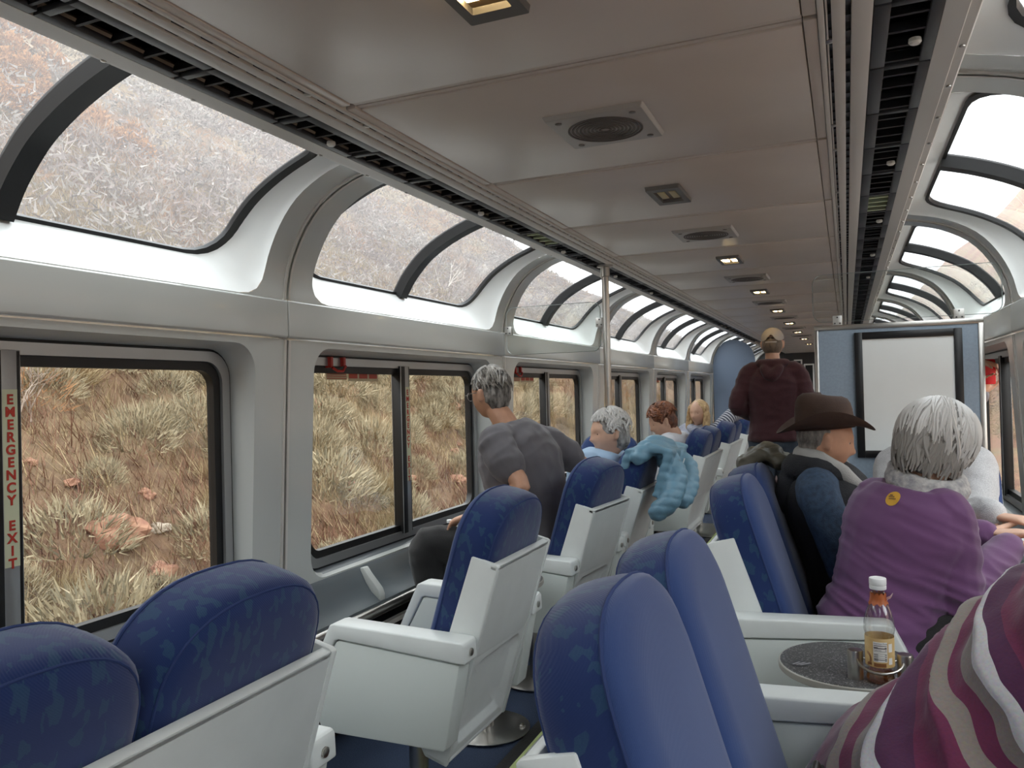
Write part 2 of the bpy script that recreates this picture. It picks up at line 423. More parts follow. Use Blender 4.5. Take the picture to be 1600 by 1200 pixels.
# end walls and floor
wb = MB(); wb.box(-1.45, Y0-.05, 0, 1.45, Y0, 2.25); tag(put('wall_back', wb, BLUEW), kind='structure')
we = MB(); we.box(-1.45, Y1, 0, 1.45, Y1+.05, 2.25); tag(put('wall_front', we, mat('dark_end_wall', '#37383a', .6)), kind='structure')
fl = tag(empty('floor'), kind='structure')
f = MB(); f.box(-1.46, Y0, -.06, 1.46, Y1, 0); put('carpet', f, CARPET, fl)
f = MB(); f.box(-.47, Y0, -.0005, .30, Y1, .004); put('aisle_runner', f, AISLE, fl)
f = MB(); f.box(-.60, Y0, -.0005, -.47, Y1, .006); f.box(.30, Y0, -.0005, .42, Y1, .006); put('edging', f, EDGEF, fl)
for k in range(24):
    for x in (-.535, .36):
        f = MB(); f.box(x-.014, -.6+k*.6, .005, x+.014, -.6+k*.6+.585, .009); put('glow_strip', f, GLOW, fl)
# ------------------------------------------------------------------ ceiling
ce = tag(empty('ceiling'), kind='structure')
CP, CH = .829, 2.05
pm = MB(); pm.box(-.522, .022, CH, .522, CP-.022, CH+.02); m_cp = fin(pm.mesh('ceiling_panel'), .004); m_cp.materials.append(CEIL)
jm = MB(); jm.box(-.522, -.0185, CH+.004, .522, -.003, CH+.012); jm.box(-.522, .003, CH+.004, .522, .0185, CH+.012)
m_cj = fin(jm.mesh('joint_strip')); m_cj.materials.append(CEILJ)
sm_ = MB(); sm_.box(-.55, 0, CH-.002, -.524, CP-.02, CH+.012); sm_.box(.524, 0, CH-.002, .55, CP-.02, CH+.012)
m_sm = fin(sm_.mesh('side_strip'), .002); m_sm.materials.append(CEIL)
sc_ = MB()
sc_.lathe([(.011, 0), (.011, -.004), (.006, -.006)], (0, 0, CH), 10)
m_sc = fin(sc_.mesh('screw')); m_sc.materials.append(STEEL)
k0 = int(math.floor(Y0/CP)); k1 = int(Y1/CP)+1
for k in range(k0, k1):
    link('ceiling_panel', m_cp, None, ce, (0, k*CP, 0)); link('joint_strip', m_cj, None, ce, (0, k*CP, 0)); link('side_strip', m_sm, None, ce, (0, k*CP, 0))
    if -1 < k < 12: [link('screw', m_sc, None, ce, (sxx*.57, k*CP+yy, 0)) for sxx in (-1, 1) for yy in (.12, .70)]
b = MB(); b.box(-.82, Y0, CH+.03, .82, Y1, CH+.06); put('backing', b, BLACK, ce)
b = MB()
for sx in (-1, 1): b.prism([(sx*.74, 2.155), (sx*.90, 2.165), (sx*.95, 2.178), (sx*.94, 2.20), (sx*.74, 2.26)], Y0, Y1)
b.box(-.76, Y0, 2.2, .76, Y1, 2.26); put('roof_skin', b, WALL, ce)
for sx, nm in ((-1, 'trim_3'), (1, 'trim_4')):
    rl = tag(empty(nm), kind='structure')
    r = MB()
    for a, b_ in ((.551, .563), (.576, .601), (.612, .650)):
        r.box(sx*a, Y0, CH-.006, sx*b_, Y1, CH+.02)
    r.box(sx*.565, Y0, CH-.003, sx*.569, Y1, CH+.01)
    put('rail_strip', r, RAIL, rl, bevel=.002)
    r = MB(); r.prism([(sx*.776, CH+.004), (sx*.776, CH-.004), (sx*.818, CH-.007), (sx*.822, CH-.001), (sx*.84, CH), (sx*.845, CH+.006), (sx*.838, CH+.09), (sx*.776, CH+.11)], Y0, Y1); put('outer_rail', r, RAIL, rl)
    # slotted teeth in the two black slots
    t = MB()
    for q in range(int(9/.075)):
        y = .3+q*.075
        t.box(sx*.5695, y, CH-.001, sx*.5755, y+.03, CH+.004); t.box(sx*.6015, y+.02, CH-.001, sx*.6115, y+.05, CH+.004)
    o = put('slot_teeth', t, GRID, rl); o['kind'] = 'stuff'
    bs = MB()
    for q in range(40): bs.lathe([(.006, 0), (.006, -.003), (.003, -.004)], (sx*.832, .2+q*.2475, CH-.001), 8)
    put('rivets', bs, STEEL, rl)['kind'] = 'stuff'
    # grilles: four open cells each between dark borders, tilted slats across
    GM = .33
    fm = MB(); fm.box(sx*.652, .004, CH-.004, sx*.682, GM-.004, CH+.01); fm.box(sx*.752, .004, CH-.004, sx*.776, GM-.004, CH+.01); fm.box(sx*.68, .004, CH-.003, sx*.755, .022, CH+.01)
    fm.box(sx*.66, 0, CH+.03, sx*.77, GM, CH+.034, 1)
    m_f = fin(fm.mesh('grille_frame'), .002); m_f.materials.append(GRID); m_f.materials.append(BLACK)
    sl = MB(); sl.add([(sx*.68, 0, CH+.001), (sx*.755, 0, CH+.001), (sx*.755, .012, CH+.026), (sx*.68, .012, CH+.026), (sx*.68, .005, CH-.001), (sx*.755, .005, CH-.001), (sx*.755, .017, CH+.024), (sx*.68, .017, CH+.024)],
        [(0,1,2,3),(4,5,6,7),(0,1,5,4),(1,2,6,5),(2,3,7,6),(3,0,4,7)]); m_s = fin(sl.mesh('slat')); m_s.materials.append(GRID)
    sl2 = m_s.copy(); sl2.materials.clear(); sl2.materials.append(LITSLAT)
    nb = MB(); nb.lathe([(.012, 0), (.013, -.008), (.009, -.012)], (0,0,0), 12); m_n = fin(nb.mesh('nozzle')); m_n.materials.append(mat('white_nozzle', '#d9d7cf', .4))
    for q in range(-6, 40):
        g = link('air_grille', m_f, None, rl, (0, q*GM, 0))
        if q < 28:
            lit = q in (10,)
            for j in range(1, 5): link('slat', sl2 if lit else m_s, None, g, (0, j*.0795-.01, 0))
        if q % 3 == 2 and q < 20: link('nozzle', m_n, None, g, (sx*.735, .2, CH))
# ceiling lights and loudspeakers, alternating down the car
lm = MB(); o_ = rrect(.062, .125, .004, 2); i_ = rrect(.040, .085, .004, 2)
lm.loft([[(a, b, CH) for a, b in o_], [(a*.97, b*.98, CH-.014) for a, b in o_], [(a, b, CH-.014) for a, b in i_], [(a*.95, b*.95, CH-.002) for a, b in i_]], cap=False)
m_lf = fin(lm.mesh('light_frame')); m_lf.materials.append(mat('grey_lamp_frame', '#6d6a66', .4, metal=.4))
lm = MB(); lm.box(-.04, -.085, CH-.0025, .04, .085, CH-.0005); m_lr = fin(lm.mesh('recess')); m_lr.materials.append(mat('brown_recess', '#5c4a32', .35))
lm = MB(); lm.box(-.013, -.05, CH-.008, .013, .05, CH-.0025); m_lb = fin(lm.mesh('bulb'), .002); m_lb.materials.append(YLAMP)
m_ld = m_lb.copy(); m_ld.materials.clear(); m_ld.materials.append(mat('unlit_bulb', '#cfc49a', .4))
ords = ['nearest the camera, cut by the picture edge', 'between the two nearest loudspeakers, its lamps dim', 'third down the aisle, glowing warm', 'fourth down the aisle', 'fifth down the aisle', 'sixth down the aisle', 'seventh down the aisle', 'eighth down the aisle', 'ninth down the aisle']
for k in range(0, 9):
    y = 1.2435+k*2*CP
    t = tag(empty('ceiling_light', (0, y, 0)), 'small square grey ceiling light with two lamps, ' + ords[k], 'light', 'ceiling lights along the car')
    link('frame', m_lf, None, t); link('recess', m_lr, None, t)
    for xx in (-.021, .021):
        bb = link('bulb', m_ld if k == 1 else m_lb, None, t, (xx, 0, 0))
sp = MB(); o_ = rrect(.135, .135, .006, 2); sp.loft([[(a, b, CH) for a, b in o_], [(a*.95, b*.95, CH-.012) for a, b in o_]])
m_sp = fin(sp.mesh('speaker_plate'), .001); m_sp.materials.append(mat('speaker_grey', '#a5a19b', .4))
sp = MB()
for j in range(9):
    r0 = .012+j*.0105; n = 40
    sp.loft([[((r0+dr)*cos(2*pi*q/n), (r0+dr)*sin(2*pi*q/n), CH-.012-dz) for q in range(n)] for dr, dz in ((0, 0), (0, .002), (.0055, .002), (.0055, 0))], cap=False)
m_sr = fin(sp.mesh('grille_ring')); m_sr.materials.append(mat('speaker_slots', '#5d5752', .6))
sp = MB()
sp.lathe([(.009, -.012), (.009, -.014), (.004, -.015)], (0, 0, CH), 10)
m_ss = fin(sp.mesh('screw')); m_ss.materials.append(mat('dull_screw', '#7b7671', .4, metal=.5))
ords = ['nearest the camera', 'second down the aisle', 'third down the aisle', 'fourth down the aisle', 'fifth down the aisle', 'sixth down the aisle', 'seventh down the aisle']
for k in range(7):
    t = tag(empty('loudspeaker', (0, 1.2435+CP+k*2*CP, 0)), 'flat square grey ceiling loudspeaker with a round slotted grille, ' + ords[k], 'loudspeaker', 'ceiling loudspeakers along the car')
    link('plate', m_sp, None, t); link('grille', m_sr, None, t); [link('screw', m_ss, None, t, (a, b, 0)) for a, b in ((-.1, -.1), (.1, -.1), (.1, .1), (-.1, .1))]
# ------------------------------------------------------------------ the canyon outside
def fbm(x, y, s, seed=0, o=4):
    return noise.fractal(Vector((x*s+seed, y*s-seed, seed*.37)), 1.0, 2.0, o)
def hill_z(d, y, side):
    """height over the car floor at distance d from the car's centre line"""
    if side < 0:
        base = -2.5 if d < 3.2 else -2.5+(d-3.2)*.42 if d < 6 else -1.32+(d-6)*.66 if d < 70 else 40.9+(d-70)*.3
        z = base+.9*fbm(d, y, .09, 3)+.25*fbm(d, y, .35, 9) if d > 3.2 else base
        if d > 15: z += min(1, (d-15)/25)*(5*fbm(d, y, .018, 5) - .05*max(0, y-12))
        return z
    d += max(0, y-40)*.10   # the canyon bends across ahead of the train
    base = -2.5 if d < 5 else -2.5+(d-5)*.10 if d < 14 else -1.6+(d-14)*1.0 if d < 80 else 64.4+(d-80)*.3
    z = base + (.7*fbm(d, y, .08, 13) if d > 5 else 0)
    if d > 20: z += min(1, (d-20)/25)*7*fbm(d, y, .016, 15)
    if d > 14: z -= (1-min(1, max(0, (y-25)/70)))*(min(d, 80)-14)*.82
    return z
def hillmat(name, cols, scale=.5):
    m = bpy.data.materials.new(name); m.use_nodes = True; t = m.node_tree; b = t.nodes['Principled BSDF']
    b.inputs['Roughness'].default_value = .95; b.inputs['Specular IOR Level'].default_value = .1
    tc = t.nodes.new('ShaderNodeTexCoord')
    def nz(sc, det=8, st=None):
        n = t.nodes.new('ShaderNodeTexNoise'); n.inputs['Scale'].default_value = sc; n.inputs['Detail'].default_value = det; n.inputs['Roughness'].default_value = .65
        t.links.new(tc.outputs['Object'], n.inputs['Vector']); return n
    def ramp(src, stops):
        r = t.nodes.new('ShaderNodeValToRGB'); t.links.new(src, r.inputs[0])
        while len(r.color_ramp.elements) < len(stops): r.color_ramp.elements.new(.5)
        for e, (p, c) in zip(r.color_ramp.elements, stops): e.position = p; e.color = (*srgb(c), 1)
        return r
    a = ramp(nz(scale).outputs[0], cols); c = ramp(nz(scale*9).outputs[0], [(.3, '#625144'), (.5, '#a18c77'), (.7, '#c6b69e')])
    mx = t.nodes.new('ShaderNodeMix'); mx.data_type = 'RGBA'; mx.blend_type = 'OVERLAY'; mx.inputs[0].default_value = .5
    t.links.new(a.outputs[0], mx.inputs[6]); t.links.new(c.outputs[0], mx.inputs[7]); t.links.new(mx.outputs[2], b.inputs['Base Color'])
    bp = t.nodes.new('ShaderNodeBump'); bp.inputs['Strength'].default_value = .7; bp.inputs['Distance'].default_value = .12
    t.links.new(nz(scale*14).outputs[0], bp.inputs['Height']); t.links.new(bp.outputs[0], b.inputs['Normal'])
    return m
HM1 = hillmat('red_dirt_hillside', [(.25, '#635649'), (.38, '#755f50'), (.50, '#7e6f5e'), (.72, '#887d68')], .45)
HM2 = hillmat('far_canyon_side', [(.25, '#7e685d'), (.42, '#a18376'), (.55, '#a89680'), (.72, '#948f7a')], .12)
def terrain(side, ys, ds, name, m):
    mb = MB()
    for y in ys:
        for d in ds: mb.v.append((side*d, y, hill_z(d, y, side)))
    n = len(ds)
    for i in range(len(ys)-1):
        for j in range(n-1): mb.f.append((i*n+j, i*n+j+1, (i+1)*n+j+1, (i+1)*n+j)); mb.m.append(0)
    o = put(name, mb, m); o['kind'] = 'structure'; return o
def spaced(a, b, f0, g):
    o = [a]; s = f0
    while o[-1] < b: o.append(o[-1]+s); s *= g
    return o
ysA = [-q for q in spaced(0, 90, .5, 1.06)][::-1][:-1]+spaced(0, 240, .4, 1.045)
HILL1 = terrain(-1, ysA, [1.7]+spaced(3.2, 150, .25, 1.05), 'hillside', HM1)
HILL2 = terrain(1, ysA[::2]+[ysA[-1]], [1.7]+spaced(5, 200, .5, 1.07), 'hillside', HM2)
# --- brush: one clump mesh per kind, shared by every bush of that kind
def leafclump(n, rad, h, ls, lw, seed, up=.4, flat=1.0, mi=(0,)):
    r = random.Random(seed); mb = MB()
    for _ in range(n):
        a = r.uniform(0, 2*pi); c = r.uniform(-.15, 1); q = r.uniform(.45, 1)**.5
        p = Vector((rad*q*sqrt(max(0, 1-max(0, c)**2))*cos(a), rad*q*sqrt(max(0, 1-max(0, c)**2))*sin(a), h*(.12+.8*max(0, c)*q)))
        d = (Vector((p.x, p.y, p.z*.6))+Vector((r.gauss(0, .3), r.gauss(0, .3), r.gauss(up, .35)))*rad).normalized()
        s = d.cross(Vector((r.gauss(0,1), r.gauss(0,1), r.gauss(0,1)))).normalized()*lw*r.uniform(.5, 1.2); L = d*ls*r.uniform(.5, 1.3)
        mb.add([p-s, p+s, p+L], [(0, 1, 2)], r.choice(mi))
    return mb
def twigs(n, rad, h, seed, w=.008):
    r = random.Random(seed); mb = MB()
    def seg(p, q, a, b):
        d = (q-p).normalized(); s = d.cross(Vector((0.3, 1, .2))).normalized(); t = d.cross(s)
        mb.add([p+s*a, p-s*.5*a+t*.87*a, p-s*.5*a-t*.87*a, q+s*b, q-s*.5*b+t*.87*b, q-s*.5*b-t*.87*b], [(0,1,4,3),(1,2,5,4),(2,0,3,5)])
    for _ in range(n):
        a = r.uniform(0, 2*pi); p = Vector((r.gauss(0, .08), r.gauss(0, .08), 0)); e = Vector((rad*cos(a)*r.uniform(.3, 1), rad*sin(a)*r.uniform(.3, 1), h*r.uniform(.6, 1)))
        m = p.lerp(e, .5)+Vector((r.gauss(0, .1), r.gauss(0, .1), .1))*rad
        seg(p, m, w*1.5, w); seg(m, e, w, w*.4)
        for _ in range(4):
            b = m.lerp(e, r.uniform(0, .8)); seg(b, b+Vector((r.gauss(0, .3), r.gauss(0, .3), r.uniform(.1, .5)))*rad, w*.6, w*.2)
    return mb
def bmat(name, c1, c2): return mat(name, c1, .9, col2=c2, vscale=3, spec=.1)
SG1 = bmat('sage_leaf', '#8b8068', '#a69a80'); SG2 = bmat('sage_leaf_dark', '#6d6755', '#807762'); GR1 = bmat('dry_grass', '#928061', '#a9997a'); GR2 = bmat('straw_grass', '#806c4f', '#998667')
TW1 = bmat('bare_twig', '#75685d', '#978a7e'); TW2 = bmat('pale_branch', '#a69b90', '#c0b8ac'); OR1 = bmat('rust_oak_leaf', '#8d6440', '#a67c52'); OR2 = bmat('brown_oak_leaf', '#7c5a3f', '#98704e')
RK1 = mat('red_rock', '#7a5443', .9, col2='#957059', vscale=3, bump=.5, bscale=8); RK2 = mat('cream_rock', '#8f8272', .9, col2='#ab9f8e', vscale=3, bump=.5, bscale=8)
def kindmesh(name, mb, mats):
    me = fin(mb.mesh(name), smooth=False, norm=False)
    for m in mats: me.materials.append(m)
    return me
sage = [kindmesh('sagebrush', leafclump(900, .55, .72, .16, .011, s, .6, mi=(0,0,1)), [SG1, SG2]) for s in (1, 2, 3)]
bare = []
for s in (4, 5, 6):
    mb = twigs(16, .6, .95, s); q = leafclump(300, .6, .9, .16, .006, s+20, .5); k = len(mb.v); mb.add(q.v, q.f, 1); bare.append(kindmesh('bare_bush', mb, [TW1, OR2]))
tan = [kindmesh('grass_clump', leafclump(420, .30, .28, .42, .006, s, .95, mi=(0,0,1)), [GR1, GR2]) for s in (7, 8)]
oak = [kindmesh('oak_shrub', leafclump(800, .9, 1.5, .17, .06, s, .1, mi=(0,0,1)), [OR1, OR2]) for s in (9, 10)]
white = [kindmesh('dead_branch', twigs(5, .9, 1.2, s, .014), [TW2]) for s in (11, 12)]
def rockmesh(seed, m):
    bm = bmesh.new(); bmesh.ops.create_icosphere(bm, subdivisions=3, radius=1)
    for v in bm.verts:
        n = noise.noise(v.co*1.3+Vector((seed, 0, 0))); v.co *= 1+.45*n; v.co.z *= .62
        v.co = Vector((round(v.co.x*3)/3*.5+v.co.x*.5, round(v.co.y*3)/3*.5+v.co.y*.5, v.co.z))
    me = bpy.data.meshes.new('rock'); bm.to_mesh(me); bm.free(); me.materials.append(m); return me
rock = [rockmesh(s, RK1) for s in (1, 5)]; rockw = [rockmesh(s, RK2) for s in (8, 9)]
KIND = {
 'sagebrush': (sage, 'pale grey-green sagebrush on the dry hillside outside the windows', 'bush', 'sagebrush on the hillside'),
 'bare_bush': (bare, 'leafless grey-brown bush on the dry hillside outside the windows', 'bush', 'bare bushes on the hillside'),
 'grass_clump': (tan, 'clump of tan dry grass on the hillside outside the windows', 'grass', 'dry grass clumps on the hillside'),
 'oak_shrub': (oak, 'rust-orange leafy shrub high on the hillside above the windows', 'bush', 'orange shrubs on the hillside'),
 'dead_branch': (white, 'bleached dead branch standing among the hillside brush', 'branch', 'bleached branches on the hillside'),
 'rock': (rock, 'red-brown rock lying on the red dirt bank outside', 'rock', 'red rocks on the bank'),
 'pale_rock': (rockw, 'cream-coloured rock lying on the red dirt bank outside', 'rock', 'pale rocks on the bank')}
RAD = {'sagebrush': .6, 'bare_bush': .7, 'grass_clump': .45, 'oak_shrub': 1.0, 'dead_branch': .6, 'rock': 1.0, 'pale_rock': 1.0}; TAKEN = []; NK = {}
def plant(kind, d, y, s, side=-1, sink=.05, sz=None):
    ms, lab, cat, grp = KIND[kind]
    r_ = RAD[kind]*s
    if any((d-a)**2+(y-b)**2 < (.56*(r_+c))**2 for a, b, c, sd in TAKEN if sd == side and abs(y-b) < 3): return None
    NK[kind] = NK.get(kind, 0)+1
    if NK[kind] > 300: return None
    TAKEN.append((d, y, r_, side)); o = link(kind, rnd.choice(ms)); tag(o, lab, cat, grp)
    o.location = (side*d, y, hill_z(d, y, side)-sink*s); o.rotation_euler = (rnd.uniform(-.12, .12), rnd.uniform(-.12, .12), rnd.uniform(0, 6.28)); o.scale = (s*rnd.uniform(.85, 1.2), s*rnd.uniform(.85, 1.2), (sz or s)*rnd.uniform(.85, 1.15))
    return o
def dirt(d, y): return fbm(d, y, .16, 31) # > .1 : open red dirt
for d, y, s in ((7.9, 7.1, .34), (7.3, 7.3, .2), (7.5, 13.5, .3), (8.2, 7.9, .16)): plant('rock', d, y, s, sink=.2)
# nearest: the bank seen through the lower windows
for _ in range(900):
    d = rnd.uniform(4.0, 12); y = rnd.uniform(-3, 30)
    if dirt(d, y) > .2 and rnd.random() < .6: continue
    plant('sagebrush', d, y, rnd.uniform(.55, 1.35))
for _ in range(600):
    d = rnd.uniform(4.5, 16); y = rnd.uniform(-3, 32)
    if dirt(d, y) > .2 and rnd.random() < .6: continue
    plant('grass_clump', d, y, rnd.uniform(.6, 1.3))
for _ in range(280):
    d = rnd.uniform(7, 30); y = rnd.uniform(-6, 55)
    plant('bare_bush', d, y, rnd.uniform(.6, 1.5))
for _ in range(150):
    a = rnd.choice(((30.5, 22), (28, 20.5), (26, 21.5), (25.5, 23), (25, 20), (24, 18), (26, 18), (45, 60))); plant('oak_shrub', a[0]+rnd.gauss(0, 1.0), a[1]+rnd.gauss(0, 1.0), rnd.uniform(.55, 1.0))
for _ in range(40): plant('dead_branch', rnd.uniform(8, 26), rnd.uniform(-2, 36), rnd.uniform(.6, 1.4))
for _ in range(200):
    d = rnd.uniform(4, 11); y = rnd.uniform(-2, 24)
    plant('rock', d, y, rnd.choice((.04, .06, .08, .1, .14, .2)), sink=.25)
for _ in range(60): plant('pale_rock', rnd.uniform(4.5, 10), rnd.uniform(-2, 22), rnd.choice((.04, .06, .09, .13)), sink=.25)
# uncountable rest: grass stubble near, brush far away
def scatter(name, n, dr, yr, fn, mats, side=-1, seed=3):
    r = random.Random(seed); mb = MB(); V = []; F = []; I = []
    for _ in range(n):
        d = dr[0]+(dr[1]-dr[0])*r.random()**1.3; y = r.uniform(*yr); p = Vector((side*d, y, hill_z(d, y, side)-.03))
        fn(mb, p, r, d)
    o = put(name, mb, mats, norm=False, smooth=False); o['kind'] = 'stuff'; return o
def tuft(mb, p, r, d):
    s = r.uniform(.6, 1.3); mi = r.choice((0, 0, 1, 2)) if dirt(d, p.y) < .15 else r.choice((0, 3, 3))
    for _ in range(5):
        a = r.uniform(0, 6.28); l = r.uniform(.10, .42)*s; t = Vector((cos(a)*.8, sin(a)*.8-.3, 1))*l; w_ = Vector((-sin(a), cos(a), 0))*.006*s
        b = p+Vector((r.gauss(0, .06), r.gauss(0, .06), 0)); mb.add([b-w_, b+w_, b+t], [(0, 1, 2)], mi)
SC1 = (scatter('dry_grass', 95000, (3.6, 24), (-4, 45), tuft, [GR1, GR2, SG2, mat('rusty_stubble', '#704f3e', .9)]))
def bushlet(mb, p, r, d):
    s = r.uniform(.4, 1.1)*(1+d*.006); q0 = fbm(d, p.y, .045, 41); mi = r.choice((0, 0, 0, 0, 1)) if q0 < -.05 else r.choice((1, 1, 1, 0)) if q0 < .12 else r.choice((2, 2, 2, 1)) if q0 < .32 else r.choice((3, 0, 0))
    for _ in range(30 if d < 45 else 14):
        o = Vector((r.gauss(0, .36), r.gauss(0, .36), abs(r.gauss(.32, .28))))*s; q = Vector((r.gauss(0, 1), r.gauss(0, 1), r.gauss(.8, .7))).normalized()*(.24+.003*d)*s; w_ = q.cross(Vector((r.gauss(0,1), r.gauss(0,1), 0))).normalized()*(.016+.0011*d)*s
        mb.add([p+o-w_, p+o+w_, p+o+q], [(0, 1, 2)], mi)
SC2 = (scatter('distant_brush', 22000, (12, 85), (-20, 150), bushlet, [bmat('mauve_brush', '#6e635f', '#847772'), bmat('grey_brush', '#7c7570', '#928b84'), bmat('tan_brush', '#877966', '#9e917d'), bmat('rust_brush', '#7e614a', '#93755b')], seed=5))
SC3 = (scatter('canyon_brush', 6000, (9, 90), (-10, 160), bushlet, [TW1, SG1, GR1, OR2], 1, 6))
SC1.parent = SC2.parent = HILL1; SC3.parent = HILL2
# ------------------------------------------------------------------ seats
def fabric(name, base, alt, patt):
    m = bpy.data.materials.new(name); m.use_nodes = True; t = m.node_tree; b = t.nodes['Principled BSDF']
    b.inputs['Roughness'].default_value = .9; b.inputs['Specular IOR Level'].default_value = .2; b.inputs['Sheen Weight'].default_value = .25
    tc = t.nodes.new('ShaderNodeTexCoord'); src = tc.outputs['Object']
    c1, c2 = srgb(base), srgb(alt)
    mx = t.nodes.new('ShaderNodeMix'); mx.data_type = 'RGBA'; mx.inputs[6].default_value = (*c1, 1); mx.inputs[7].default_value = (*c2, 1)
    if patt:   # woven triangle motif: cells of a Manhattan voronoi kept only where a second one agrees
        v = t.nodes.new('ShaderNodeTexVoronoi'); v.distance = 'CHEBYCHEV'; v.inputs['Scale'].default_value = 60
        mp = t.nodes.new('ShaderNodeMapping'); mp.inputs['Rotation'].default_value = (.5, .2, .6); mp.inputs['Scale'].default_value = (1, 1.2, .6)
        t.links.new(src, mp.inputs[0]); t.links.new(mp.outputs[0], v.inputs['Vector'])
        sp = t.nodes.new('ShaderNodeSeparateColor'); t.links.new(v.outputs['Color'], sp.inputs[0])
        g = t.nodes.new('ShaderNodeMath'); g.operation = 'GREATER_THAN'; g.inputs[1].default_value = .74; t.links.new(sp.outputs[0], g.inputs[0])
        n = t.nodes.new('ShaderNodeTexNoise'); n.inputs['Scale'].default_value = 900; t.links.new(src, n.inputs['Vector'])
        k = t.nodes.new('ShaderNodeMath'); k.operation = 'MULTIPLY'; t.links.new(g.outputs[0], k.inputs[0]); t.links.new(n.outputs[0], k.inputs[1])
        t.links.new(k.outputs[0], mx.inputs[0])
    else:
        n = t.nodes.new('ShaderNodeTexNoise'); n.inputs['Scale'].default_value = 500; n.inputs['Detail'].default_value = 3; t.links.new(src, n.inputs['Vector'])
        n3 = t.nodes.new('ShaderNodeTexNoise'); n3.inputs['Scale'].default_value = 9; t.links.new(src, n3.inputs['Vector'])
        k = t.nodes.new('ShaderNodeMath'); k.operation = 'MULTIPLY'; t.links.new(n.outputs[0], k.inputs[0]); t.links.new(n3.outputs[0], k.inputs[1]); t.links.new(k.outputs[0], mx.inputs[0])
    t.links.new(mx.outputs[2], b.inputs['Base Color'])
    w_ = t.nodes.new('ShaderNodeTexWave'); w_.inputs['Scale'].default_value = 140; w_.inputs['Distortion'].default_value = .5; w_.bands_direction = 'DIAGONAL'; t.links.new(src, w_.inputs['Vector'])
    bp = t.nodes.new('ShaderNodeBump'); bp.inputs['Strength'].default_value = .12; bp.inputs['Distance'].default_value = .003
    t.links.new(w_.outputs['Fac'], bp.inputs['Height']); t.links.new(bp.outputs[0], b.inputs['Normal'])
    return m
FRONT = fabric('blue_seat_fabric', '#293c6a', '#354a76', False)
BAND = fabric('patterned_blue_fabric', '#1c2e5c', '#2c4d63', True)
PIPE = mat('blue_piping', '#1c3161', .8)
DK = mat('dark_underframe', '#2b2c2e', .5)
RDIR = Vector((.296, 0, .955)); RN = Vector((.955, 0, -.296))    # up along the reclined back, and outwards behind it
def cushion_outline(hw, top, ta=.02, n=9):
    """(y, t) with t along the back: straight sides and a domed head"""
    sh = top-.150; pts = [(-hw, ta), (-hw, .12), (-hw, .25), (-hw, sh-.08)]
    for k in range(0, 2*n+1):
        a = pi-pi*k/(2*n); c, s_ = cos(a), sin(a)
        pts.append((hw*math.copysign(abs(c)**.78, c), sh+.150*abs(s_)**.85))
    pts += [(hw, sh-.08), (hw, .25), (hw, .12), (hw, ta)]
    return pts
def back_cushion(yc, hw=.205, top=.645):
    """front plain, the band round it and the head's back patterned"""
    o = cushion_outline(hw, top); org = Vector((-.005, 0, .42))
    def ring(inset, depth):
        r = []
        for y, t in o:
            f_ = 1-inset/hw; tt = t-(inset if t > .3 else 0)*(.9)*max(0, (t-.3)/(top-.3))
            p = org+RDIR*tt+RN*depth; r.append((p.x, yc+y*f_, p.z))
        return r
    mb = MB()
    depths = [(.075, -.008), (.045, -.006), (.015, .004), (.003, .014), (0, .026)]
    k = len(mb.f)
    def crown(inset, depth): return ring(inset, depth)
    front = [ring(.17, -.010)]+[ring(i, d) for i, d in depths]
    mb.loft(front, closed=True, cap=False, mi=0)
    mb.f.append(tuple(range(len(o)))[::-1]); mb.m.append(0)
    band = [ring(0, .026), ring(-.004, .05), ring(-.006, .085), ring(-.003, .115), ring(.008, .130), ring(.03, .140), ring(.07, .1435), ring(.15, .144)]
    s0 = len(mb.v); mb.loft(band, closed=True, cap=False, mi=1)
    e = s0+(len(band)-1)*len(o); mb.f.append(tuple(range(e, e+len(o)))); mb.m.append(1)
    me = fin(mb.mesh('back_cushion'), norm=True)
    for i, p in enumerate(me.polygons):
        pass
    for m in (FRONT, BAND): me.materials.append(m)
    pi_ = MB()
    pi_.tube(ring(.0005, .0235), .0032, 6); pi_.tube(ring(.0085, .1295), .0025, 6)
    pm_ = fin(pi_.mesh('piping')); pm_.materials.append(PIPE)
    sm = MB()   # lumbar seam across the front
    for sgn in (-1,):
        pts = []
        for k in range(7):
            q = org+RDIR*(.26+.10*(1-abs(k-3)/3))+RN*-.0115; pts.append((q.x, yc+(-.17+.34*k/6), q.z))
        sm.tube(pts, .0016, 5)
    m3 = fin(sm.mesh('seam')); m3.materials.append(PIPE)
    return me, pm_, m3
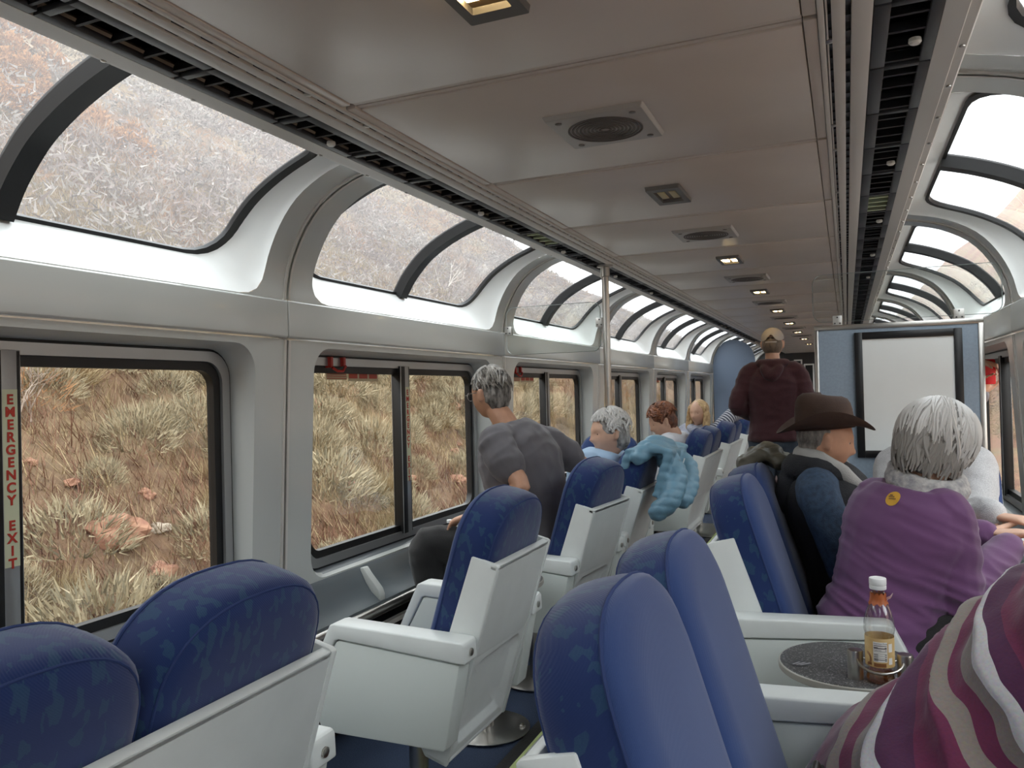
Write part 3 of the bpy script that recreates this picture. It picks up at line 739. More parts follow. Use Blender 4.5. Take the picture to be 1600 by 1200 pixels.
def shell_back(hw):
    """pale moulded shell: shallow tray behind the cushion, recess in its lower back"""
    mb = MB(); org = Vector((-.005, 0, .42))
    def P(t, d, y): q = org+RDIR*t+RN*d; return (q.x, y, q.z)
    T0, T1 = -.15, .478
    for s in (-1, 1):     # side cheeks
        mb.prism([(P(t, d, 0)[0], P(t, d, 0)[2]) for t, d in ((T0+.04, .06), (T0, .10), (T0, .175), (T1, .175), (T1+.004, .165), (T1, .085), (.20, .075), (.10, .05))], s*hw, s*(hw-.018))
    # top lip and rear skin with a stepped, recessed lower panel
    D = .172
    mb.prism([(P(t, d, 0)[0], P(t, d, 0)[2]) for t, d in ((T1-.016, .148), (T1, .148), (T1, D), (T1-.016, D))], -hw, hw)
    y0, y1 = -hw, hw
    def quadstrip(rows, mi=0): mb.loft(rows, closed=False, cap=False, mi=mi)
    o = rrect(hw, (T1-.19)/2+.001, .002, 3, 0, (T1+.19)/2); 
    quadstrip([[P(T1, D, y0), P(T1, D, y1)], [P(.20, D, y0), P(.20, D, y1)], [P(.185, D-.004, y0), P(.165, D-.004, y1)]])
    outer = rrect(hw, (.19-T0)/2, .004, 5, 0, (.19+T0)/2); i1 = rrect(hw-.035, (.19-T0)/2-.035, .05, 5, 0, (.19+T0)/2+.005); i2 = rrect(hw-.06, (.19-T0)/2-.055, .045, 5, 0, (.19+T0)/2+.008)
    i3 = rrect(hw-.14, (.19-T0)/2-.11, .02, 5, 0, (.19+T0)/2+.008)
    mb.loft([[P(b, D-.004, a) for a, b in outer], [P(b, D-.003, a) for a, b in i1], [P(b, D-.022, a) for a, b in i2], [P(b, D-.023, a) for a, b in i3]], cap=False)
    k = len(mb.v)-len(i3); mb.f.append(tuple(range(k, k+len(i3)))); mb.m.append(0)
    mb.prism([(P(t, d, 0)[0], P(t, d, 0)[2]) for t, d in ((T0, .10), (T0, D), (T0+.015, D-.004), (T0+.015, .10))], -hw, hw)
    me = fin(mb.mesh('shell'), .004, seg=2); me.materials.append(SHELLM); return me
def arm_meshes():
    """side panel and the thicker capping over its top and front, with a fine joint"""
    cap_o = [(.232,.565),(.230,.618),(.222,.626),(-.205,.642),(-.222,.638),(-.312,.455),(-.314,.39),(-.300,.352)]
    cap_i = [(-.285,.372),(-.288,.44),(-.203,.592),(-.19,.596),(.215,.565)]
    c = MB(); c.prism([(a, b) for a, b in cap_o+cap_i], -.042, .042)
    m1 = fin(c.mesh('arm_capping'), .007, seg=3); m1.materials.append(SHELLM)
    p = MB(); p.prism([(-.2815,.375),(-.2845,.44),(-.2015,.5885),(-.19,.5925),(.2135,.5615),(.165,.318),(.155,.312),(-.25,.312),(-.262,.316)], -.038, .038)
    m2 = fin(p.mesh('arm_panel'), .005, seg=2); m2.materials.append(mat('pale_arm_panel', '#c6cdca', .4))
    b = MB(); b.lathe([(.011, 0), (.011, .004), (.006, .006)], n=12); m3 = fin(b.mesh('screw')); m3.materials.append(STEEL)
    return m1, m2, m3
ARM = arm_meshes(); PIPES = {}
def seat_cushion(yc, hw):
    mb = MB(); rings = []
    for z, ins in ((.365, .02), (.372, .004), (.40, 0), (.425, .004), (.442, .02), (.449, .05), (.452, .12)):
        rings.append([(-.10+a, yc+b, z+.02*(-a)) for a, b in rrect(.185-ins, hw-ins, .04, 4)])
    mb.loft(rings); me = fin(mb.mesh('seat_cushion')); me.materials.append(FRONT); return me
def make_seat(name, n):
    """n = 1 single swivel chair, 2 = double"""
    r = empty(name); W_ = .425; hw = W_*n/2
    for k in range(n):
        yc = (k-(n-1)/2)*W_
        a, b, s3 = back_cushion(yc); c = link('back_cushion', a, None, r); link('piping', b, None, c)
        link('seat_cushion', seat_cushion(yc, .207), None, r)
    link('shell', shell_back(hw+.006), None, r)
    pn = MB(); pn.prism([(-.27,.36),(-.285,.345),(-.25,.30),(.10,.30),(.12,.36)], -hw, hw); put('seat_pan', pn, SHELLM, r, bevel=.006)
    for s in (-1, 1):
        e = link('arm_capping', ARM[0], None, r, (0, s*(hw+.052), 0)); link('arm_panel', ARM[1], None, r, (0, s*(hw+.052), 0))
        q = link('screw', ARM[2], None, e, (.232, 0, .592)); q.rotation_euler = (0, pi/2, 0)
    for k in range(n):
        yc = (k-(n-1)/2)*W_
        ps = MB(); ps.tube([(-.10, yc, .012), (-.10, yc, .31)], .032, 14); put('post', ps, STEEL, r)
    bs = MB(); bs.lathe([(.0, .0), (.165, 0), (.168, .006), (.15, .011), (0, .013)], (-.10, 0, 0), 32) if n == 1 else bs.box(-.30, -hw*.8, 0, .10, hw*.8, .014)
    put('base_plate', bs, STEEL, r, bevel=0 if n == 1 else .003)
    return r
single = make_seat('swivel_seat', 1); double = make_seat('double_seat', 2)
used = set()
def seat(n, x, y, face, label, drot=0, group=None):
    src = single if n == 1 else double
    o = src if n not in used else copy_tree(src); used.add(n)
    o.location = (x, y, .006); o.rotation_euler = (0, 0, (0 if face < 0 else pi)+drot)
    return tag(o, label, 'seat', group)
gL = 'seats facing the windows'
XL, XR = -.652, .462
seat(2, -.662, .875, -1, 'blue double seat in the bottom corner, its wide white back shell towards the aisle', 0, gL)
seat(1, XL, 2.285, -1, 'empty blue single seat with white arms in front of the man in the grey T-shirt', 0, gL)
seat(1, -.675, 3.40, -1, 'blue single seat the man in the grey T-shirt sits on', -.10, gL)
seat(1, XL, 4.03, -1, 'single seat with the blue quilted jacket over its back', 0, gL)
seat(1, -.96, 5.17, -1, 'blue single seat turned to the aisle end behind the grey-haired woman', pi/2, gL)
seat(2, XL, 6.10, -1, 'blue double seat the brown-haired person in a white shirt sits on', 0, gL)
seat(2, XL, 7.45, -1, 'blue double seat the blonde woman rests her arm on', 0, gL)
seat(2, XL, 8.80, -1, 'blue double seat next behind the blonde woman', 0, gL)
seat(2, XL, 10.15, -1, 'blue double seat second behind the blonde woman', 0, gL)
seat(2, XL, 11.45, -1, 'blue double seat last before the blue bulkhead', 0, gL)
seat(2, XR, 1.41, 1, 'blue double seat at the bottom centre, beside the striped shawl', 0, gL)
seat(2, XR, 2.98, 1, 'blue double seat the man in the brown hat sits on', 0, gL)
# ------------------------------------------------------------------ tables between the seats
SPECK = mat('speckled_black_laminate', '#2e2f30', .45)
t_ = SPECK.node_tree; b_ = t_.nodes['Principled BSDF']; tc_ = t_.nodes.new('ShaderNodeTexCoord'); n_ = t_.nodes.new('ShaderNodeTexNoise'); n_.inputs['Scale'].default_value = 260; n_.inputs['Detail'].default_value = 2
r_ = t_.nodes.new('ShaderNodeValToRGB'); r_.color_ramp.elements[0].position = .55; r_.color_ramp.elements[0].color = (.045, .046, .048, 1); r_.color_ramp.elements[1].position = .72; r_.color_ramp.elements[1].color = (.33, .33, .33, 1)
t_.links.new(tc_.outputs['Object'], n_.inputs[0]); t_.links.new(n_.outputs[0], r_.inputs[0]); t_.links.new(r_.outputs[0], b_.inputs['Base Color'])
def make_table(x, y, label, bx=0):
    t = tag(empty('round_table', (x, y, .006)), label, 'table', 'round tables between seats')
    m = MB(); m.lathe([(0, .572), (.176, .572), (.180, .576), (.180, .590), (.176, .594), (0, .594)], n=48); put('table_top', m, SPECK, t)
    m = MB(); m.lathe([(.1802, .574), (.1822, .576), (.1822, .590), (.1802, .592)], n=48); put('edge_band', m, mat('pale_edge', '#9c9a93', .4), t)
    m = MB(); m.tube([(bx, 0, .01), (bx, 0, .575)], .026, 14); put('post', m, STEEL, t)
    m = MB(); m.lathe([(0, 0), (.168, 0), (.17, .005), (.155, .010), (0, .012)], (bx, 0, 0), 36); put('base_plate', m, STEEL, t)
    for k in range(3):
        a = 2*pi*k/3+.25; m = MB(); m.lathe([(.012, .008), (.012, .016), (.007, .018), (.006, .026), (0, .027)], (bx+.14*cos(a), .14*sin(a), 0), 10); put('bolt', m, STEEL, t)
    m = MB(); m.lathe([(.0, .5943), (.024, .5943), (.025, .5948), (0, .595)], (-.125, -.05, 0), 28); e = put('emblem_disc', m, mat('emblem_dark', '#3a3c3f', .35), t)
    m = MB()
    for j in range(3):   # three sweeping strokes of the emblem
        pts = [(-.142+.009*j+.004*q+.004*j*q*.25, -.062+.006*q, .5952) for q in range(5)]
        m.loft([[(p[0]-.0022, p[1], p[2]) for p in pts], [(p[0]+.0022+.0008*j, p[1], p[2]) for p in pts]], closed=False, cap=False)
    put('emblem_strokes', m, mat('emblem_light', '#a5a7aa', .4), e, norm=False)
    for xx in (.009, .121): h = MB(); h.lathe([(0, .594), (.0185, .594), (.0185, .660), (.017, .664), (0, .666)], (xx, -.112, 0), 24); hh = put('holder_post', h, STEEL, t)
    for s in (-1, 1):
        m = MB(); m.tube([(.065-.052*cos(pi*k/12), -.112+s*(.012+.036*sin(pi*k/12)), .648-.022*sin(pi*k/12)) for k in range(13)], .0028, 8); put('hoop', m, STEEL, hh)
    return t
TBL = (.575, 2.255)
tb1 = make_table(*TBL, 'round speckled table with the drink bottle between two double seats')
tb2 = make_table(-.705, 2.845, 'round dark table half hidden behind the single seat back', bx=-.06)
tb2.rotation_euler = (0, 0, 0)
# ------------------------------------------------------------------ partition, pole, glass screens, bulkhead
PY = 4.35
p = tag(empty('partition', (0, PY, 0)), 'blue partition panel with stainless edging behind the woman in purple', 'partition')
m = MB(); m.box(.452, -.02, .004, 1.175, .02, 1.612); put('panel', m, BLUEW, p)
def bar(x0, z0, x1, z1): 
    m = MB(); m.box(x0, -.027, z0, x1, .027, z1); put('edge_trim', m, STEEL, p, bevel=.003)
bar(.436, .004, .456, 1.610); bar(1.165, .004, 1.190, 1.610); bar(.436, 1.606, 1.190, 1.632)
b = tag(empty('whiteboard', (0, PY-.0272, 0)), 'blank white board in a black frame hung on the blue partition', 'board')
X0b, X1b, Z0b, Z1b = .624, 1.098, .962, 1.588
m = MB(); m.box(X0b+.02, -.004, Z0b+.02, X1b-.02, .004, Z1b-.02); put('sheet', m, BOARD, b)
for a in ((X0b, Z0b, X0b+.036, Z1b), (X1b-.036, Z0b, X1b, Z1b), (X0b+.036, Z0b, X1b-.036, Z0b+.036), (X0b+.036, Z1b-.036, X1b-.036, Z1b)):
    m = MB(); m.box(a[0], -.012, a[1], a[2], .006, a[3]); put('frame_bar', m, mat('black_board_frame', '#101013', .35), b, bevel=.003)
def screen(x0, x1, z0, z1, label, clips, y):
    g = tag(empty('glass_screen', (0, y, 0)), label, 'screen')
    o = rrect((x1-x0)/2, (z1-z0)/2, .05, 6, (x0+x1)/2, (z0+z1)/2)
    m = MB(); m.loft([[(a, -.005, c) for a, c in o], [(a, .005, c) for a, c in o]]); put('pane', m, CLEAR, g)
    m = MB(); m.loft([[(x0+(x1-x0)/2+(a-(x0+x1)/2)*s, yy, (z0+z1)/2+(c-(z0+z1)/2)*s2) for a, c in o] for yy, s, s2 in ((-.0056, 1.0, 1.0), (.0056, 1.0, 1.0), (.0056, .993, .985), (-.0056, .993, .985))], cap=False)
    put('polished_edge', m, mat('acrylic_edge', '#dfe6e6', .25), g)
    for cx, cz in clips:
        m = MB(); m.box(cx-.022, -.014, cz-.026, cx+.022, -.0058, cz+.026); m.box(cx-.022, .0058, cz-.026, cx+.022, .014, cz+.026); q = put('clip', m, mat('satin_clip', '#c4c2bd', .35, metal=.5), g, bevel=.002)
        for sxx, szz in ((-.012, -.014), (.012, -.014), (0, .016)):
            m = MB(); m.tube([(cx+sxx, -.0165, cz+szz), (cx+sxx, -.0138, cz+szz)], .004, 8); put('screw', m, DK, q)
    return g
screen(.432, 1.274, 1.650, 1.894, 'clear screen above the blue partition with two white clips', [(.548, 1.655), (1.09, 1.655)], PY)
screen(-1.288, -.70, 1.556, 1.84, 'clear screen between the window pillar and the steel pole', [(-1.272, 1.70), (-.705, 1.72)], PY)
m = MB(); m.tube([(-.667, PY, .0), (-.667, PY, 2.046)], .0205, 16); pl = put('pole', m, STEEL); tag(pl, 'vertical stainless steel grab pole from floor to ceiling rail', 'pole')
m = MB(); m.lathe([(.021, 1.975), (.0265, 1.978), (.0265, 2.03), (.045, 2.034), (.045, 2.044), (.021, 2.046)], (-.667, PY, 0), 20); put('collar', m, STEEL, pl)
# blue bulkhead with a rounded upper corner
bh = MB(); prof = [(-1.30, .01), (-.68, .01), (-.68, 1.72)]
for k in range(9): a = pi/2*k/8; prof.append((-.98+.30*cos(a), 1.72+.33*sin(a)))
prof += [(-1.04, 2.06), (-1.14, 2.02), (-1.22, 1.935), (-1.285, 1.80), (-1.30, 1.69)]
bh.prism(prof, 12.38, 12.45); tag(put('bulkhead', bh, mat('blue_grey_bulkhead', '#69788d', .5, bump=.05, bscale=300)), 'tall blue bulkhead with a rounded top at the far end of the seats', 'bulkhead')
# far end: dark end wall with white framed doors and shelves
for i, (x0, x1, z0, z1) in enumerate(((-.47, -.30, .02, 1.90), (-.27, -.06, .02, 1.80))):
    d = tag(empty('door_%d' % (i+1), (0, Y1-.02, 0)), kind='structure')
    m = MB(); o = [(x0, z0), (x1, z0), (x1, z1), (x0, z1)]; q = [(x0+.03, z0+.03), (x1-.03, z0+.03), (x1-.03, z1-.03), (x0+.03, z1-.03)]
    m.loft([[(a, -.03, c) for a, c in o], [(a, .0, c) for a, c in o], [(a, .0, c) for a, c in q], [(a, -.03, c) for a, c in q], [(a, -.03, c) for a, c in o]], cap=False); m.box(x0+.03, -.03, 1.05, x1-.03, 0, 1.09); put('frame', m, WHITE, d)
    m = MB(); m.box(x0+.03, -.012, z0+.03, x1-.03, -.006, z1-.03); put('pane', m, BLACK, d)
# ------------------------------------------------------------------ people
V = Vector
def cat(pts, rads, sub=4):
    n = len(pts); P = []; R = []
    for i in range(n-1):
        p0 = pts[max(i-1, 0)]; p1 = pts[i]; p2 = pts[i+1]; p3 = pts[min(i+2, n-1)]
        for k in range(sub):
            t = k/sub
            P.append(.5*((2*p1)+(p2-p0)*t+(2*p0-5*p1+4*p2-p3)*t*t+(3*p1-p0-3*p2+p3)*t**3)); R.append(rads[i]+(rads[i+1]-rads[i])*(t*t*(3-2*t)))
    P.append(pts[-1]); R.append(rads[-1]); return P, R
def limb(mb, pts, rads, n=12, sub=4, flat=None, smooth=True):
    """closed tapered tube with rounded ends; flat=(direction, factor) squashes it"""
    pts = [V(p) for p in pts]
    P, R = cat(pts, rads, sub) if smooth and len(pts) > 2 else (pts, list(rads))
    d0 = (P[0]-P[1]).normalized(); d1 = (P[-1]-P[-2]).normalized()
    P = [P[0]+d0*R[0]*.97, P[0]+d0*R[0]*.7]+P+[P[-1]+d1*R[-1]*.7, P[-1]+d1*R[-1]*.97]; R = [R[0]*.2, R[0]*.7]+R+[R[-1]*.7, R[-1]*.2]
    k0 = len(mb.v); mb.tube(P, R, n)
    if flat:
        f_, q = V(flat[0]).normalized(), flat[1]
        j = k0
        for c in P:
            for _ in range(n):
                p = V(mb.v[j]); h = (p-c).dot(f_); mb.v[j] = tuple(p-f_*h*(1-q)); j += 1
def ell(mb, c, r, Mx=None, n=14, m=10):
    c = V(c); rings = []
    for i in range(m+1):
        a = -pi/2+pi*i/m; a = max(-1.55, min(1.55, a)); row = []
        for k in range(n):
            b = 2*pi*k/n; p = V((r[0]*cos(a)*cos(b), r[1]*cos(a)*sin(b), r[2]*sin(a))); row.append(c+(Mx @ p if Mx else p))
        rings.append(row)
    mb.loft(rings)
def basis(f, up=(0, 0, 1)):
    """columns: right, forward, up"""
    f = V(f).normalized(); r = f.cross(V(up)).normalized(); u = r.cross(f)
    return Matrix((r, f, u)).transposed()
def remesh(mb, voxel, it=4, name='body', fac=.5):
    me = mb.mesh('tmp'); o = bpy.data.objects.new('tmp', me); C.objects.link(o)
    a = o.modifiers.new('r', 'REMESH'); a.mode = 'VOXEL'; a.voxel_size = voxel
    if it: b = o.modifiers.new('s', 'SMOOTH'); b.factor = fac; b.iterations = it
    dg = bpy.context.evaluated_depsgraph_get(); dg.update(); r = bpy.data.meshes.new_from_object(o.evaluated_get(dg)); r.name = name
    C.objects.unlink(o); bpy.data.objects.remove(o); r.shade_smooth(); return r
def displace(me, fn):
    n = len(me.vertices); co = np.empty(n*3); no = np.empty(n*3); me.vertices.foreach_get('co', co); me.vertices.foreach_get('normal', no)
    co = co.reshape(-1, 3); no = no.reshape(-1, 3)
    for i in range(n):
        d = fn(V(co[i]), V(no[i]))
        if d: co[i] += no[i]*d
    me.vertices.foreach_set('co', co.ravel()); me.update()
def folds(amp=.006, f=(6, 6, 22), seed=0, rot=None):
    def g(p, n):
        q = rot @ p if rot else p
        a = noise.noise(V((q.x*f[0]+seed, q.y*f[1], q.z*f[2]))); b = noise.noise(V((q.x*f[0]*2.3, q.y*f[1]*2.3+seed, q.z*f[2]*1.9)))
        return amp*((1-abs(a)*2)*.7+.35*b)
    return g
HEADR = (.074, .096, .114)
def head_pts(n=40, m=34):
    rings = []
    for i in range(m+1):
        a = -pi/2+pi*i/m; a = max(-1.555, min(1.555, a)); row = []
        for k in range(n):
            b = 2*pi*k/n; x, y, z = HEADR[0]*cos(a)*cos(b), HEADR[1]*cos(a)*sin(b), HEADR[2]*sin(a)
            lo = max(0, min(1, (-z-.01)/.10))
            x *= 1-.30*lo*lo
            if y < 0: y *= 1-.35*lo
            else: y = y*(1+.04*lo)
            if y > 0:
                fr = min(1, y/.06)
                g = lambda cx, cz, sx_, sz_: math.exp(-((x-cx)/sx_)**2-((z-cz)/sz_)**2)*fr
                y -= .010*(g(.031, .006, .017, .013)+g(-.031, .006, .017, .013))
                y += .005*(g(.03, .026, .025, .008)+g(-.03, .026, .025, .008))
                y += .011*g(0, -.005, .009, .022)+.020*g(0, -.026, .013, .012)+.004*g(.013, -.031, .008, .008)+.004*g(-.013, -.031, .008, .008)
                y += .006*g(0, -.058, .022, .006)+.006*g(0, -.069, .019, .006)-.004*g(0, -.0635, .024, .003)+.008*g(0, -.095, .022, .014)-.004*g(0, -.080, .02, .006)
            row.append((x, y, z))
        rings.append(row)
    return rings
def add_head(mb, c, B, s=1.0):
    c = V(c); mb.loft([[c+B @ (V(p)*s) for p in r] for r in head_pts()])
    for e in (-1, 1):
        Me = B @ Matrix.Rotation(e*-.35, 3, 'Z') @ Matrix.Rotation(.15, 3, 'X')
        ell(mb, c+B @ (V((e*.080, -.008, -.004))*s), (.0085*s, .018*s, .031*s), Me, 10, 8)
        ell(mb, c+B @ (V((e*.084, -.014, .010))*s), (.008*s, .016*s, .018*s), Me, 8, 6)
        ell(mb, c+B @ (V((e*.079, .000, -.026))*s), (.007*s, .009*s, .011*s), Me, 8, 6)
def add_hand(mb, w, d, pn, s=1.0, side=1, curl=.5, spread=.12, thumb=.6):
    """palm and five jointed fingers; d along the hand, pn out of the palm, side = +1 when the thumb lies towards d x pn"""
    w = V(w); d = V(d).normalized(); pn = V(pn); pn = (pn-d*pn.dot(d)).normalized(); t = d.cross(pn)*side
    def P(a, b, c): return w+(d*a+t*b+pn*c)*s
    limb(mb, [P(-.02, 0, 0), P(.03, 0, 0), P(.085, .002, .002)], [.027*s, .036*s, .040*s], 12, 3, (pn, .42))
    for j, (off, L, r) in enumerate(((.030, .072, .0085), (.010, .080, .009), (-.010, .074, .0085), (-.029, .058, .0075))):
        a = (off/.03)*spread; dd = (d*cos(a)+t*sin(a)); p = P(.088-abs(j-1.2)*.004, off, .002); pts = [p-dd*.02*s, p]; ang = 0
        for q, fr in enumerate((.45, .31, .24)):
            ang += curl*(.55, .75, .45)[q]; p = p+(dd*cos(ang)+pn*sin(ang))*L*fr*s; pts.append(p)
        limb(mb, pts, [r*s*1.05, r*s*1.1, r*s, r*s*.92, r*s*.8], 8, 2)
    p = P(.018, .022, .004); pts = [p]; dd = (d*.55+t*.75+pn*.25*thumb).normalized()
    for q, fr in enumerate((.040, .034, .028)):
        p = p+dd*fr*s; pts.append(p); dd = (dd+(d*.5+pn*.45*thumb-t*.1)).normalized()
    limb(mb, pts, [.015*s, .0125*s, .0105*s, .0085*s], 8, 2)
def torso(mb, P, g=0, hem=.06, top=True, sc=1.0, depth=1.0, cut=0, yoke=True):
    pe, ch, ne = V(P['pelvis']), V(P['chest']), V(P['neck']); sL, sR = V(P['sh'][0]), V(P['sh'][1])
    lat1 = (sR-sL).normalized(); lat0 = V(P.get('hiplat', lat1)); lat0.z = 0; lat0.normalize(); ax = (ch-pe).normalized()
    spine = [pe-ax*hem, pe, pe.lerp(ch, .35), pe.lerp(ch, .7), ch, ch.lerp(ne, .45), ch.lerp(ne, .8), ne]
    wd = [.165, .175, .150, .160, .175, .165, .115, .062]; dp = [.125, .135, .118, .122, .128, .115, .085, .060]
    if not top: spine, wd, dp = spine[:5], wd[:5], dp[:5]
    if cut: spine, wd, dp = spine[:-cut], wd[:-cut], dp[:-cut]
    b = P.get('belly', 0); rings = []
    for i, c in enumerate(spine):
        l = lat0.lerp(lat1, min(1, i/4)).normalized(); a = (spine[min(i+1, len(spine)-1)]-spine[max(i-1, 0)]).normalized(); f = a.cross(l).normalized(); l = f.cross(a).normalized()
        rx, ry = wd[i]*sc+g, dp[i]*sc*depth+g+(b if 1 <= i <= 3 else 0)
        rings.append([c+l*rx*math.copysign(abs(cos(q))**.85, cos(q))+f*ry*math.copysign(abs(sin(q))**.85, sin(q)) for q in [2*pi*k/20 for k in range(20)]])
    mb.loft(rings)
    if yoke and top and g > 0: limb(mb, [sL.lerp(sR, .06), sL.lerp(ch.lerp(ne, .42), .75), sR.lerp(ch.lerp(ne, .42), .75), sR.lerp(sL, .06)], [.05+g, .072+g, .072+g, .05+g], 12, 4)
def arm(mb, P, i, g=0, to=1.0, sc=1.0, sh=True):
    s_, e, w = V(P['sh'][i]), V(P['el'][i]), V(P['wr'][i]); c = V(P['neck']).lerp(V(P['chest']), .25)
    if to >= 1: pts = [s_.lerp(c, .4), s_.lerp(c, .08), s_.lerp(e, .5), e, e.lerp(w, .35), w.lerp(e, .04)]; r = [.055, .055, .050, .043, .043, .030]
    else: pts = [s_.lerp(c, .4), s_.lerp(c, .08), s_.lerp(e, to*.5), s_.lerp(e, to)]; r = [.058, .058, .056, .056]
    limb(mb, pts, [x*sc+g for x in r], 12, 3)
def legs(mb, P, g=0, sc=1.0, foot=False, short=0):
    pe = V(P['pelvis']); lat = V(P.get('hiplat', V(P['sh'][1])-V(P['sh'][0]))); lat.z = 0; lat.normalize()
    for i, e in ((0, -1), (1, 1)):
        h = pe+lat*e*.09; k, a = V(P['kn'][i]), V(P['an'][i])
        limb(mb, [h, h.lerp(k, .5), k, k.lerp(a, .35), a], [(.098*sc+g), (.080*sc+g), (.062*sc+g), (.056*sc+g), (.040*sc+g*1.3)], 12, 4)
def rand_dir(r): 
    while True:
        v = V((r.uniform(-1,1), r.uniform(-1,1), r.uniform(-1,1)))
        if .1 < v.length < 1: return v.normalized()
def hair_strands(c, B, rad, n, seed, p0=(0, .5), ln=(.5, 1.1), pole=(0, -.25, 1), wdt=.004, lift=.006, azr=(0, 6.283), keep=None, droop=0, wave=0):
    """tapered locks that run over the head from the crown downwards; local head axes right, forward, up"""
    r = random.Random(seed); mb = MB(); pz = V(pole).normalized(); px = V((1, 0, 0)); py = pz.cross(px).normalized(); px = py.cross(pz)
    for _ in range(n):
        az = r.uniform(*azr); a0 = r.uniform(*p0); L = r.uniform(*ln); lf = r.uniform(0, lift); az2 = az+r.gauss(0, .25); row = []
        ok = True; ph = r.uniform(0, 6)
        for k in range(8):
            t = k/7; a = a0+L*t; z = az+(az2-az)*t+wave*sin(ph+t*7)
            d = pz*cos(a)+(px*cos(z)+py*sin(z))*sin(a)
            q = V((d.x*rad[0], d.y*rad[1], d.z*rad[2]))*(1+lf/rad[0]); q.z -= droop*t*t
            if keep and not keep(q): ok = k > 3; break
            row.append((q, d))
        if len(row) < 4: continue
        A = []; Bq = []
        for k, (q, d) in enumerate(row):
            t = k/(len(row)-1); tan = (row[min(k+1, len(row)-1)][0]-row[max(k-1, 0)][0]).normalized(); s_ = tan.cross(d).normalized()*wdt*(.5+.8*sin(pi*min(1, t*.9+.1)))*r.uniform(.8, 1.2)
            A.append(V(c)+B @ (q-s_-d*.002)); Bq.append((V(c)+B @ (q+d*.0015), V(c)+B @ (q+s_-d*.002)))
        mb.loft([A, [x[0] for x in Bq], [x[1] for x in Bq]], closed=False, cap=False)
    return mb
SKIN = mat('skin', '#cfa68e', .5, var=.06, vscale=20); SKIN2 = mat('tanned_skin', '#bd9076', .5, var=.08, vscale=20)
EYEW = mat('eye_white', '#e8e4de', .2); IRIS = mat('eye_iris', '#3c3129', .2)
def hairmat(name, a, b): return mat(name, a, .55, col2=b, vscale=55, stretch=(1, 1, .35), bump=.4, bscale=220, sheen=.1)
def person(P, name_label, skin, clothes, hair=None, voxel=.007, shoes='#1c1b1b', hands=(True, True), hs=1.0, cat_='person'):
    """body: one continuous skin mesh; each garment and the hair are its children"""
    root = empty('person', (V(P['pelvis']).x, V(P['pelvis']).y, 0)); tag(root, name_label, cat_)
    off = V((-root.location.x, -root.location.y, 0))
    def child(name, me, m, parent=root):
        me.transform(Matrix.Translation(off)); return link(name, me, m, parent)
    mb = MB(); B = basis(P['face'], P.get('up', (0, 0, 1))); h = V(P['head'])
    torso(mb, P, -.02); add_head(mb, h, B, hs)
    n0 = V(P['neck']); limb(mb, [n0-(V(P['neck'])-V(P['chest'])).normalized()*.05, n0, h+B @ V((0, -.025, -.07))], [.07, .058, .052], 14, 4)
    for i in (0, 1):
        arm(mb, P, i, -.004)
        if hands[i]:
            hd = P.get('hand', ((None,), (None,)))[i]
            w = V(P['wr'][i]); d = hd[0] if hd[0] is not None else (w-V(P['el'][i])); pn = hd[1] if len(hd) > 1 else V((0, 0, -1))
            add_hand(mb, w+V(d).normalized()*.012, d, pn, .96, hd[2] if len(hd) > 2 else (1 if i else -1), hd[3] if len(hd) > 3 else .5)
    legs(mb, P, -.012)
    me = remesh(mb, voxel, 2, 'body'); body = child('body', me, skin)
    for e in (-1, 1):
        q = MB(); ec = h+B @ (V((e*.031, .0665, .006))*hs); ell(q, ec, (.0120*hs,)*3, None, 12, 8); eb = child('eye', fin(q.mesh('eye')), EYEW)
        q = MB(); ell(q, ec+B @ V((0, .0095, 0)), (.0058, .0045, .0058), B, 10, 6); child('iris', fin(q.mesh('iris')), IRIS, eb)
    for nm, fn, m, vx, disp in clothes:
        q = MB(); fn(q); me = remesh(q, vx, 9, nm)
        if disp: displace(me, disp)
        child(nm, me, m)
    if hair:
        for nm, fn, m, vx, disp in hair:
            q = fn(h, B)
            if vx:
                me = remesh(q, vx, 2, nm)
                if disp: displace(me, disp)
            else: me = fin(q.mesh(nm), norm=False)
            child(nm, me, m)
    for i in (0, 1):
        a = V(P['an'][i]); t = V(P['toe'][i]); t.z = 0; t.normalize(); z0 = P.get('floor', .006)
        q = MB(); limb(q, [V((a.x, a.y, z0+.045))-t*.05, V((a.x, a.y, z0+.05))+t*.06, V((a.x, a.y, z0+.034))+t*.15], [.043, .043, .033], 12, 4)
        limb(q, [a, V((a.x, a.y, z0+.05))], [.045, .045], 10)
        q.v = [(p[0], p[1], max(p[2], z0+.001)) for p in q.v]; child('shoe', remesh(q, .008, 2, 'shoe'), mat('dark_shoe', shoes, .5))
    return root, child
def shirt(P, g=.016, sleeve=1.0, hem=.10, sc=1.0):
    def fn(q):
        torso(q, P, g, hem, True, sc)
        for i in (0, 1): arm(q, P, i, g*.8, sleeve, sc)
    return fn
def pants(P, g=.012):
    def fn(q):
        legs(q, P, g); pe = V(P['pelvis']); ax = (V(P['chest'])-pe).normalized(); lat = V(P.get('hiplat', V(P['sh'][1])-V(P['sh'][0]))).normalized()
        f = ax.cross(lat); rings = []
        for dz, s_ in ((-.10, .8), (-.05, 1), (.0, 1.02), (.06, .98), (.09, .95)):
            rings.append([pe+ax*dz+lat*(.178*s_)*cos(2*pi*k/18)+f*(.138*s_)*sin(2*pi*k/18) for k in range(18)])
        q.loft(rings)
    return fn
def capblob(items):
    """hair mass out of ellipsoids given in head axes"""
    def fn(h, B):
        q = MB()
        for c, r in items: ell(q, V(h)+B @ V(c), r, B, 20, 14)
        return q
    return fn
def strands(rad, n, seed, **k): return lambda h, B: hair_strands(V(h)+B @ V(k.get('c', (0, -.012, .012))), B, rad, n, seed, **{a: b for a, b in k.items() if a != 'c'})
